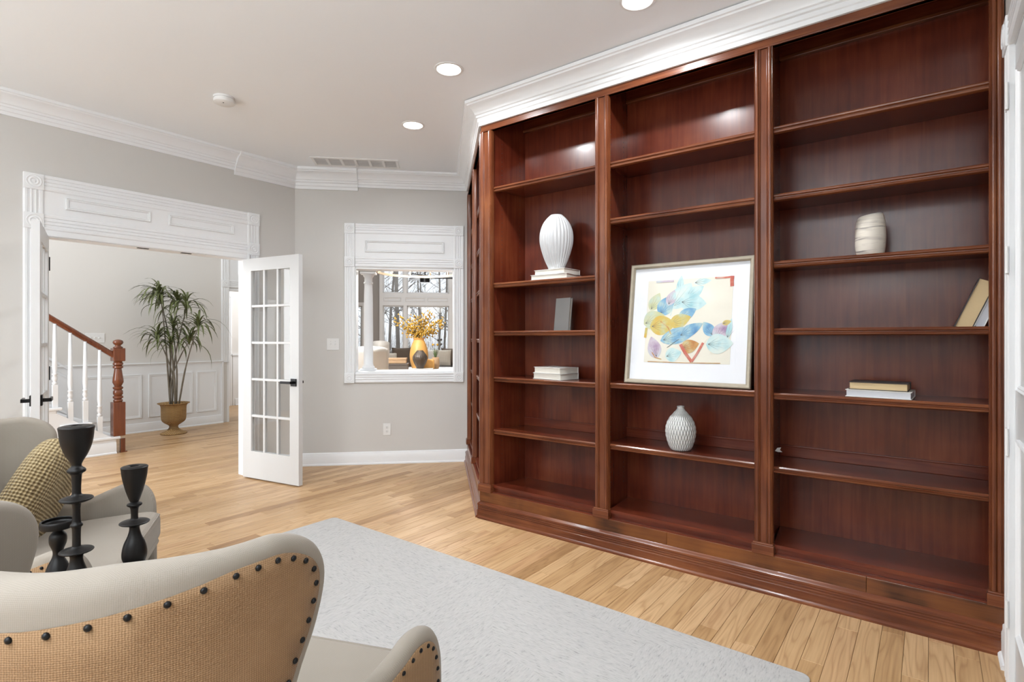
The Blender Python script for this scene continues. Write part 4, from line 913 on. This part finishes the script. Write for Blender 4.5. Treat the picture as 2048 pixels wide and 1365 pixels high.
MB().sweep([(.012, sy(2.20), 0), (.012, sy(-.4), 0)], [(-a, b) for a, b in BBP][::-1]).build('stringer_base', 'white_trim', st, auto=30)
for k in range(4):
    ya = 2.22 - .12 - k * .56
    mb = MB().sweep([(.012, sy(ya), .19), (.012, sy(ya - .5), .19), (.012, sy(ya - .5), .19 + .5 * SL - .06 + k * .38), (.012, sy(ya), .14 + k * .38)], [(0, 0), (0, .008), (-.006, .012), (-.018, .004), (-.018, 0)], closed=True, up=(1, 0, 0))
    if k > 0: mb.build('raised_panel', 'white_trim', st, auto=25)
# newel post
NX, NY = -7.375, 2.235
nw = empty('newel_post', (NX, NY, 0), 0, 'turned reddish-brown newel post at the foot of the stairs', 'newel post')
w2 = .058
MB().box(-w2, w2, -w2, w2, .19, .575).build('lower_block', 'stair_wood', nw, bevel=.006); MB().box(-w2, w2, -w2, w2, 1.04, 1.19).build('upper_block', 'stair_wood', nw, bevel=.008)
pr = [(.040, .575), (.046, .585), (.046, .60), (.034, .61), (.050, .62), (.050, .64), (.036, .65), (.048, .665), (.048, .70), (.036, .715), (.050, .73), (.050, .745), (.034, .755), (.054, .80), (.052, .84), (.040, .92), (.036, .955), (.050, .965), (.050, .985), (.036, .992), (.050, 1.002), (.050, 1.02), (.040, 1.03), (.046, 1.04)]
MB().lathe(pr, seg=24).build('turned_shaft', 'stair_wood', nw, auto=50)
MB().lathe([(.045, 1.19), (.05, 1.20), (.03, 1.212), (.026, 1.222), (.046, 1.238), (.052, 1.255), (.046, 1.275), (.02, 1.288), (.002, 1.29)], seg=24).build('finial', 'stair_wood', nw, smooth=True)
MB().box(.015, .05, .012, .057, .0, .16).box(.010, .055, .01, .075, .0, .012).build('bracket_foot', 'stair_wood', nw)
# handrail
hr = empty('handrail', (NX, NY, 1.115), 0, 'reddish-brown handrail sloping up from the newel post', 'handrail')
hp = [(-.030, 0), (-.034, .03), (-.028, .05), (-.014, .060), (.014, .060), (.028, .05), (.034, .03), (.030, 0), (.020, -.012), (-.020, -.012)]
MB().sweep([(0, -w2, -.02), (0, -w2 - 2.2, -.02 + 2.2 * SL)], hp).build('rail', 'stair_wood', hr, auto=30)
# balusters
def baluster(y, zb, zt, lab):
    t = empty('baluster', (XS1 - .025, y, zb), 0, lab, 'baluster', 'white stair balusters'); L = zt - zb
    MB().box(-.024, .024, -.024, .024, 0, .24).build('square_base', 'white_trim', t, bevel=.003)
    z0 = .24; MB().lathe([(.019, z0), (.024, z0 + .012), (.024, z0 + .024), (.014, z0 + .034), (.020, z0 + .046), (.025, z0 + .07), (.017, z0 + .10), (.024, z0 + .108), (.024, z0 + .118), (.016, z0 + .125), (.023, z0 + .19), (.014, L)], seg=14).build('turned_spindle', 'white_trim', t, smooth=True)
names = ('first white baluster beside the newel post', 'second white baluster from the newel post', 'third white baluster from the newel post', 'fourth white baluster from the newel post', 'fifth white baluster from the newel post', 'sixth white baluster from the newel post')
for k in range(6):
    y = 2.055 - k * .131; step = int((2.22 - y) / RUN); zb = (step + 1) * RISE; zt = 1.115 - .032 + (NY - w2 - y) * SL
    baluster(y, zb, zt, names[k])
# hall pendant
t = empty('pendant_lamp', (-6.5, 4.45, 2.75), 0, 'globe pendant lamp hanging in the stair hall', 'lamp')
MB().lathe([(.002, -.14), (.08, -.115), (.13, -.05), (.14, 0), (.13, .05), (.08, .115), (.03, .135)], seg=24).build('globe', 'lamp_glow', t, smooth=True); MB().lathe([(.006, .13), (.006, 2.44)], seg=8).build('rod', 'brass', t)
l = bpy.data.lights.new('pendant_light', 'POINT'); l.energy = 420; l.shadow_soft_size = .14; l.color = (.97, .98, 1); lo = bpy.data.objects.new('pendant_light', l); COL.objects.link(lo); lo.location = (-6.5, 4.45, 2.55)
# plant in wicker urn
PT = Vector((-8.20, 3.13, 0))
t = empty('wicker_urn', PT, 0, 'tan wicker urn planter on the hall floor', 'planter')
pr = [(.10, .001), (.155, .004), (.150, .018), (.09, .045), (.055, .085), (.058, .115), (.10, .145), (.135, .175), (.148, .22), (.150, .30), (.152, .37), (.165, .40), (.192, .415), (.188, .422), (.165, .412), (.14, .39)]
MB().lathe([(p.x, p.y) for p in catmull([(a, b, 0) for a, b in pr], 3)], seg=72, fn=lambda a, z: 1 + .022 * math.sin(a * 36)).build('basket', 'wicker', t, smooth=True, uv='wrap')
MB().lathe([(.145, .37), (.001, .375)], seg=24, cap=False).build('soil', 'soil', t)
pl = empty('dracaena_plant', PT + Vector((0, 0, .375)), 0, 'tall dracaena plant with arching green leaves in the wicker urn', 'plant')
heads = [(296, 590), (327, 601), (345, 608), (372, 615), (402, 653), (336, 655), (326, 676), (349, 690), (372, 683)]
RV = RT; DV = AX
def plant_pt(px, py, off): p = at(px, py, 7.40) + DV * off; p.x = max(p.x, XH + .42); return p - PT - Vector((0, 0, .375))
offs = [.10, -.05, .12, .02, -.05, .10, -.12, -.10, .08]
leafm = []
for v in range(4):
    mb = MB(); L = (.30, .34, .27, .37)[v]; n = 7; rows = []
    for i in range(n + 1):
        q = i / n; bend = (.35 + .45 * v / 3) ; x = L * (math.sin(q * 1.5) / math.sin(1.5)) * .86; z = L * (.42 * q - (.55 + bend) * q * q * .9); wd = .0135 * math.sin(PI * min(1, .12 + q * .88)) ** .8 * (1 if q < .99 else .1) + .0006
        rows.append([Vector((x, -wd, z + .004)), Vector((x, 0, z)), Vector((x, wd, z + .004))])
    mb.grid(rows); leafm.append(mb.mesh('leaf', 'leaf_green', True))
for hi, ((px, py), of) in enumerate(zip(heads, offs)):
    hd = plant_pt(px, py, of); base = Vector((random.uniform(-.05, .05), random.uniform(-.05, .05), 0)); mid = base * 1.2 + Vector((hd.x * .22, hd.y * .22, hd.z * .45))
    MB().tube(catmull([base, mid, hd * .55 + mid * .45 + Vector((0, 0, .05)), hd], 5), [.011] * 6 + [.008] * 5 + [.006] * 5, 6).build('cane', 'cane', pl, smooth=True)
    for k in range(31):
        o = link('leaf', random.choice(leafm), pl); el = random.uniform(-.15, 1.15) if k < 26 else random.uniform(.9, 1.45)
        o.location = hd + Vector((0, 0, random.uniform(-.05, .05))); o.rotation_euler = (0, -el + .1, random.random() * 2 * PI); o.scale = (random.uniform(.75, 1.1),) * 3

# ================================================================== LIVING ROOM BEYOND THE PASS-THROUGH
DW = 10.8
WF = (local(FB, 0, DW), R(45))
def sx_at(px, d):   # position along the far wall under a given view direction, at d behind the back wall
    r = AX + RT * ((px - 1024) / FPX); u = Vector((S2, S2, 0)); v = Vector((-S2, S2, 0)); t = (d + CB.dot(v)) / r.dot(v); p = r * t; return (p - CB).dot(u), t
flv = MB().box(-4.5, 5.5, .14, DW + .2, -.1, -.006).build('floor_living', 'oak_floor', loc=CB, rz=R(45)); tag(flv, 'oak floor of the living room', 'floor', kind='structure')
clv = MB().box(-4.5, 5.5, .14, DW + .2, 4.6, 4.7).build('ceiling_living', 'ceiling_paint', loc=CB, rz=R(45)); tag(clv, 'high living room ceiling', 'ceiling', kind='structure')
X = lambda px: sx_at(px, DW)[0]
Z = lambda py: EYE + (HORIZON - py) / FPX * sx_at(830, DW)[1]
z_lt, z_ub, z_ut = Z(612), Z(587), 4.2
xa, xb, xc, xd, xe = X(766), X(807), X(814), X(898), X(905)
xq = xe + (xd - xc) * 1.0
holes = [(xa, xb, .45, z_lt), (xc, xd, .45, z_lt), (xe, xq, .45, z_lt), (xa, xb, z_ub, z_ut), (xc, xd, z_ub, z_ut), (xe, xq, z_ub, z_ut), (X(708), X(725), .30, Z(613)), (X(690), X(702), .30, Z(613))]
wlv = wallbox(MB(), -4.5, 5.5, holes, 0, 4.6, .2).build('wall_living_far', 'living_paint', loc=WF[0], rz=WF[1]); tag(wlv, 'grey far wall of the living room with tall windows', 'wall', kind='structure')
wls = MB().box(5.4, 5.5, .14, DW, 0, 4.6).box(-4.5, -4.4, 4.2, DW, 0, 4.6).box(1.30, 5.5, .04, .14, 0, 4.6).box(-1.08, 1.3, .02, .14, H, 4.6).build('wall_living_side', 'living_paint', loc=CB, rz=R(45)); tag(wls, 'side walls of the living room', 'wall', kind='structure')
def far_window(name, hs, lab, dz=.0):
    t = empty(name, WF[0], WF[1], lab, 'window', kind='structure')
    x0 = min(h[0] for h in hs); x1 = max(h[1] for h in hs); z0 = min(h[2] for h in hs); z1 = max(h[3] for h in hs)
    mb = MB(); wallbox(mb, x0 - .10, x1 + .10, hs, z0 - .10, z1 + .10, .05, -.05); mb.build('casing', 'white_trim', t)
    for h in hs:
        p = MB(); f = .035; a, b, c, d = h
        p.box(a, a + f, .05, .09, c, d).box(b - f, b, .05, .09, c, d).box(a, b, .05, .09, c, c + f).box(a, b, .05, .09, d - f, d); p.build('sash', 'white_trim', t)
        MB().box(a + f, b - f, .068, .072, c + f, d - f).build('pane', 'clear_glass', t)
    return t
far_window('window_3', holes[:3], 'row of tall lower living room windows behind the sofa'); far_window('window_4', holes[3:6], 'row of upper living room windows above the panelled band')
far_window('window_5', [holes[6]], 'narrow side window glimpsed left of the column'); 
tb = empty('trim_11', WF[0], WF[1], 'white panelled band between lower and upper living room windows', 'trim', kind='structure')
MB().box(xa - .1, xq + .1, -.045, 0, z_lt + .1, z_ub - .1).build('band_board', 'white_trim', tb)
for a, b in ((X(768), X(803)), (X(811), X(850)), (X(855), X(896))): panel_frame(tb, a, b, z_lt + .13, z_ub - .13, y=-.046, w=.03)
area('window_daylight', local(FB, (xa + xq) / 2 + .2, DW - .25, 2.3), (R(90), 0, R(45) + PI), 3.2, 3.2, 210, (.95, .98, 1.0))
# outside: ground and bare trees
g = MB().box(-26, 26, DW + .3, DW + 45, -.6, -.5).build('ground', 'leaf_litter', loc=CB, rz=R(45)); tag(g, 'leaf-covered ground outside the living room windows', 'ground', kind='structure')
def tree(s, d, h, r, lab, seed):
    rnd = random.Random(seed); t = empty('bare_tree', local(FB, s, d, -.52), 0, lab, 'tree', 'bare winter trees outside the windows')
    top = Vector((rnd.uniform(-.5, .5), rnd.uniform(-.5, .5), h)); P = [Vector((0, 0, 0)), top * .33 + Vector((rnd.uniform(-.15, .15), 0, 0)), top * .66, top]
    MB().tube(P, [r, r * .8, r * .5, r * .12], 7).build('trunk', 'bark', t, smooth=True); mb = MB()
    def br(p, d, L, rr, depth):
        q = p + d * L * .5 + Vector((rnd.uniform(-.1, .1), rnd.uniform(-.1, .1), .06)) * L; e = p + d * L + Vector((0, 0, .12 * L)); mb.tube([p, q, e], [rr, rr * .7, rr * .25], 3)
        if depth < 3:
            for _ in range(3): b = p.lerp(e, rnd.uniform(.3, .95)); br(b, (d + Vector((rnd.uniform(-.8, .8), rnd.uniform(-.8, .8), rnd.uniform(-.2, .6)))).normalized(), L * rnd.uniform(.4, .65), rr * .55, depth + 1)
    for k in range(13):
        q = rnd.uniform(.18, .97); a = rnd.random() * 2 * PI; br(top * q, Vector((math.cos(a), math.sin(a), rnd.uniform(.1, .8))).normalized(), h * rnd.uniform(.12, .26) * (1.1 - q * .5), r * .35 * (1.1 - q), 0)
    mb.build('branches', 'bark', t)
rt_ = random.Random(5)
for k in range(15):
    px = 700 + (k * 37 % 230) + rt_.uniform(-6, 6); d = DW + rt_.choice((4, 6, 9, 13, 18, 24)) + rt_.uniform(0, 2); s, _ = sx_at(px, d)
    tree(s, d, rt_.uniform(7, 12), rt_.uniform(.05, .12), 'bare grey winter tree outside the living room windows', k)
# low brush outside
mb = MB(); rb = random.Random(11)
for k in range(600):
    px = rb.uniform(690, 930); d = DW + rb.uniform(3, 20); s, _ = sx_at(px, d); p = local(FB, s, d, -.5); L = rb.uniform(.8, 2.6); mb.tube([p, p + Vector((rb.uniform(-.4, .4), rb.uniform(-.4, .4), L))], [.012, .003], 3)
tag(mb.build('underbrush', 'bark'), 'thin grey brush and saplings outside the windows', 'brush', kind='stuff')
# column standing on the sill
cpt = local(FB, -.202, .245, .957)
t = empty('column', cpt, R(45), 'slim white column standing in the pass-through opening', 'column')
MB().box(-.085, .085, -.06, .06, 0, .02).build('plinth', 'white_trim', t, bevel=.003)
MB().lathe([(.066, .02), (.068, .03), (.064, .042), (.054, .05), (.050, .07), (.050, .45), (.046, .80), (.042, .90), (.042, .93), (.049, .935), (.049, .948), (.042, .952), (.042, 1.0), (.052, 1.01), (.062, 1.035)], seg=28).build('shaft', 'white_trim', t, auto=50)
MB().box(-.082, .082, -.06, .06, 1.035, 1.058).build('abacus', 'white_trim', t, bevel=.004)
# dining table with decor
TT = 9.4; TH = .765
tc0 = at(842, 742, TT); tc0.z = 0; RZC = R(45)
tab = empty('dining_table', tc0, RZC, 'white-topped table beyond the pass-through', 'table')
MB().box(-.75, 1.1, -.35, .62, TH - .04, TH).build('table_top', 'white_trim', tab, bevel=.004)
for x in (-.68, 1.02):
    for y in (-.28, .55): MB().box(x - .04, x + .04, y - .04, y + .04, 0, TH - .04).build('leg', 'white_trim', tab)
def on_table(px, t): p = at(px, 740, t); return Vector((p.x, p.y, TH + .001))
p = on_table(838, 9.62)
v = empty('orange_vase', p, 0, 'large amber orange jar vase holding yellow branches', 'vase')
MB().lathe([(q.x, q.y) for q in catmull([(a, b, 0) for a, b in [(.05, 0), (.118, .004), (.135, .05), (.158, .16), (.160, .27), (.140, .38), (.110, .46), (.092, .495), (.090, .51), (.108, .535), (.104, .538), (.082, .51), (.078, .46)]], 4)], seg=40).build('body', 'orange_ceramic', v, smooth=True)
br = empty('yellow_branches', p + Vector((0, 0, .06)), 0, 'spray of yellow blossoming branches in the orange vase', 'branches')
rb = random.Random(3)
tips = [(788, 640), (800, 632), (818, 650), (812, 668), (836, 636), (828, 628), (842, 660), (852, 645), (866, 624), (860, 618), (884, 640), (893, 648), (876, 660), (848, 626), (802, 652), (870, 668), (818, 640), (888, 634)]
for (px, py) in tips:
    e = at(px, py, 9.62 + rb.uniform(-.25, .25)) - p - Vector((0, 0, .06)); b = Vector((rb.uniform(-.02, .02), rb.uniform(-.02, .02), 0)); nk = Vector((e.x * .09, e.y * .09, .47))
    crv = catmull([b, nk, nk.lerp(e, .5) + Vector((0, 0, .04)), e], 6); MB().tube(crv, .004, 4).build('stem', 'twig', br)
    mb = MB()
    for _ in range(40):
        q = rb.uniform(.40, 1); i = min(len(crv) - 2, int(q * (len(crv) - 1))); c = crv[i] + Vector((rb.gauss(0, .03), rb.gauss(0, .03), rb.gauss(0, .03))); s = rb.uniform(.012, .024); k0 = len(mb.v)
        mb.v += [tuple(c + Vector(d) * s) for d in ((1, 0, 0), (-1, 0, 0), (0, 1, 0), (0, -1, 0), (0, 0, 1), (0, 0, -1))]; mb.f += [tuple(k0 + j for j in f) for f in ((0, 2, 4), (2, 1, 4), (1, 3, 4), (3, 0, 4), (2, 0, 5), (1, 2, 5), (3, 1, 5), (0, 3, 5))]
    mb.build('blossoms', 'yellow_flower', br)
book('book', 'flat cream book under the dark ribbed vase', on_table(842, 9.12), .40, .24, .03, 'book_white', 'pages', RZC)
pv = on_table(840, 9.12) + Vector((0, 0, .031)); v = empty('dark_ribbed_vase', pv, 0, 'dark brown ribbed vase in front of the orange vase', 'vase')
MB().lathe([(q.x, q.y) for q in catmull([(a, b, 0) for a, b in [(.03, 0), (.055, .003), (.062, .02), (.098, .09), (.120, .16), (.112, .21), (.075, .265), (.052, .295), (.05, .30), (.042, .298), (.04, .27)]], 4)], seg=140, fn=lambda a, z: 1 + .03 * abs(math.sin(a * 14))).build('body', 'bronze_ceramic', v, smooth=True)
o = MB().box(-.10, .10, -.09, .09, 0, .175).build('orange_block', 'orange_block', loc=on_table(857, 9.35), rz=RZC, bevel=.03); tag(o, 'rounded amber block ornament beside the dark vase', 'ornament')
pp = on_table(871, 9.6); v = empty('tan_pot', pp, 0, 'small tan pot with grassy plant on the table', 'planter')
MB().lathe([(.04, 0), (.058, .002), (.070, .06), (.068, .14), (.060, .20), (.052, .20), (.05, .17)], seg=24).build('body', 'box_tan', v, smooth=True)
gr = empty('grass_plant', pp + Vector((0, 0, .17)), 0, 'tuft of green grass in the tan pot', 'plant'); rb = random.Random(9)
for k in range(16):
    a = rb.random() * 2 * PI; e = Vector((math.cos(a) * .09 * rb.random(), math.sin(a) * .09 * rb.random(), rb.uniform(.10, .20))); MB().tube([(0, 0, 0), e * .5 + Vector((0, 0, .02)), e], [.006, .005, .001], 3).build('blade', 'grass_green', gr)
for (px, py) in ((876, 681), (882, 680), (875, 690), (882, 689), (866, 690)):
    e = at(px, py, 9.6) - pp - Vector((0, 0, .17)); s = MB().tube([(0, 0, 0), e * .5, e], .003, 3).build('stem', 'twig', gr); MB().lathe([(.002, -.02), (.02, -.01), (.022, .005), (.012, .018), (.001, .02)], tuple(e), 8).build('seed_pod', 'book_dark' if py != 690 else 'yellow_flower', s, smooth=True)
b1 = on_table(793, 9.35); o = empty('dark_box', b1, RZC, 'dark brown wooden box at the bottom of the pair on the table', 'box'); MB().box(-.20, .20, -.14, .14, 0, .075).build('body', 'box_dark', o, bevel=.004); MB().box(-.205, .205, -.145, .145, .077, .105).build('lid', 'box_dark', o, bevel=.004)
o = empty('woven_box', b1 + Vector((0, 0, .107)), RZC, 'tan woven box stacked on the dark box', 'box'); MB().box(-.17, .17, -.12, .12, 0, .055).build('body', 'box_tan', o, bevel=.006); MB().box(-.175, .175, -.125, .125, .057, .09).build('lid', 'box_tan', o, bevel=.006)
# dining chairs
def dchair(px, t, top, w, lab, rz):
    p = at(px, 740, t); p.z = 0; c = empty('dining_chair', p, rz, lab, 'chair'); hw = w / 2
    rows = []
    for i in range(9):
        q = i / 8; z = .48 + (top - .48) * q; r = []
        for j in range(13): a = (j / 12 * 2 - 1); r.append(Vector((a * hw * (1 + .05 * q), .20 * a * a - .26 - .06 * q + (.06 if False else 0), z - (.04 * a ** 4 if q > .99 else 0))))
        rows.append(r)
    s = MB().grid(rows).build('backrest', 'white_cloth', c, smooth=True); m = s.modifiers.new('solid', 'SOLIDIFY'); m.thickness = .07; m.offset = 0
    MB().box(-hw, hw, -.26, .26, .38, .50).build('seat', 'white_cloth', c, bevel=.03)
    for x in (-hw + .05, hw - .05):
        for y in (-.22, .22): MB().tube([(x, y, .39), (x, y, .001)], [.022, .014], 8).build('leg', 'dark_leg', c, smooth=True)
dchair(742, 8.15, 1.185, .46, 'white upholstered dining chair half hidden by the column', R(45)); dchair(763, 10.9, 1.25, .26, 'white upholstered dining chair peeking behind the nearer one', R(45))
# sofa and cushions
SD = DW - 2.0
s0, tS = sx_at(790, SD); s1, _ = sx_at(905, SD)
sofa = empty('sofa', local(FB, (s0 + s1) / 2 + .3, SD, 0), R(45), 'grey sectional sofa under the living room windows', 'sofa'); hw = (s1 - s0) / 2 + .7
zt = EYE + (HORIZON - 702) / FPX * tS
MB().box(-hw, hw, -.48, .50, .08, .36).build('base', 'sofa_base', sofa, bevel=.03); MB().box(-hw, hw, .22, .52, .30, zt - .05).build('backrest', 'grey_cloth', sofa, bevel=.06)
for x in (-hw, hw - .2): MB().box(x, x + .2, -.48, .5, .08, .70).build('arm', 'grey_cloth', sofa, bevel=.05)
nsc = 3
for k in range(nsc): a = -hw + .2 + k * (2 * hw - .4) / nsc; MB().box(a + .005, a + (2 * hw - .4) / nsc - .005, -.5, .24, .36, .56).build('seat_cushion', 'grey_cloth', sofa, bevel=.05)
for x in (-hw + .1, hw - .1):
    for y in (-.4, .42): MB().box(x - .03, x + .03, y - .03, y + .03, 0, .08).build('leg', 'dark_leg', sofa)
def cushion(px, w, h, mat, lab, rz=0, dd=0, z0=.565):
    s, _ = sx_at(px, SD - .02 + dd); t = empty('sofa_pillow', local(FB, s, SD - .02 + dd, z0), R(45) + rz, lab, 'pillow', 'sofa pillows'); t.rotation_euler = (R(-14), 0, R(45) + rz); mb = MB(); N = 10
    for sd in (1, -1):
        mb.grid([[Vector(((i / N * 2 - 1) * w / 2 * (1 - .06 * (1 - (j / N * 2 - 1) ** 2)), sd * .09 * max(0, (1 - (i / N * 2 - 1) ** 4) * (1 - (j / N * 2 - 1) ** 4)) ** .6, h / 2 + (j / N * 2 - 1) * h / 2 * (1 - .06 * (1 - (i / N * 2 - 1) ** 2)))) for i in range(N + 1)] for j in range(N + 1)])
    mb.build('cover', mat, t, smooth=True, uv=True)
cushion(786, .48, .44, 'grey_cloth', 'grey sofa pillow at the left end beside the boxes', R(10)); cushion(802, .52, .50, 'brown_cloth', 'brown sofa pillow left of the orange vase', R(-6), -.12); cushion(817, .40, .42, 'cream_cloth', 'cream sofa pillow partly behind the orange vase', R(5))
cushion(860, .46, .44, 'white_cloth', 'pale grey sofa pillow right of the orange vase'); cushion(884, .46, .44, 'cream_cloth', 'cream patterned sofa pillow near the tan pot', R(-8), -.12); cushion(902, .50, .48, 'brown_cloth', 'brown sofa pillow at the right edge of the opening', R(6), -.05); cushion(780, .40, .36, 'cream_cloth', 'striped pale sofa pillow leaning at the far left end', R(14), -.22)
# chandelier ring
cz = at(838, 545, 8.8)
t = empty('ring_chandelier', Vector((cz.x, cz.y, cz.z)), 0, 'brass ring chandelier cut by the top of the opening', 'chandelier')
ring = [(.66 * math.cos(a), .66 * math.sin(a), 0) for a in [2 * PI * k / 64 for k in range(64)]]
MB().sweep(ring, [(-.012, -.018), (.012, -.018), (.012, .018), (-.012, .018)], closed=True).build('ring', 'brass', t, auto=30)
for k in range(12):
    a = 2 * PI * k / 12; x, y = .66 * math.cos(a), .66 * math.sin(a); s = MB().lathe([(.014, .018), (.014, .07)], (x, y, 0), 8).build('candle_sleeve', 'brass', t); MB().lathe([(.002, .07), (.014, .085), (.012, .11), (.002, .135)], (x, y, 0), 8).build('bulb', 'bulb_glow', s, smooth=True)
for k in range(3): a = 2 * PI * k / 3; MB().tube([(.66 * math.cos(a), .66 * math.sin(a), 0), (0, 0, 1.2)], .005, 5).build('hanger', 'brass', t)
l = bpy.data.lights.new('chandelier_light', 'POINT'); l.energy = 60; l.shadow_soft_size = .5; l.color = (1, .95, .88); lo = bpy.data.objects.new('chandelier_light', l); COL.objects.link(lo); lo.location = (cz.x, cz.y, cz.z + .35)
MB().tube([(0, 0, 1.18), (0, 0, 4.6 - cz.z)], .008, 6).build('rod', 'brass', t)
# ceiling fan
fz = at(850, 558, 12.2)
t = empty('ceiling_fan', fz, R(45), 'dark ceiling fan hanging in front of the upper windows', 'ceiling fan')
MB().lathe([(.06, -.095), (.11, -.085), (.11, .06), (.06, .085), (.02, .09)], seg=24).build('motor', 'black_metal', t, auto=30); MB().lathe([(.085, -.09), (.09, -.075), (.001, -.074)], seg=20).build('light_cover', 'vent_grey', t)
MB().lathe([(.012, .07), (.012, 4.6 - fz.z)], seg=8).build('downrod', 'black_metal', t)
for a in (2, 122, 242): MB().box(.08, .62, -.06, .06, -.009, .009, Matrix.Rotation(R(a), 4, 'Z') @ Matrix.Translation((0, 0, .03)) @ Matrix.Rotation(R(20), 4, 'X')).build('blade', 'black_metal', t)
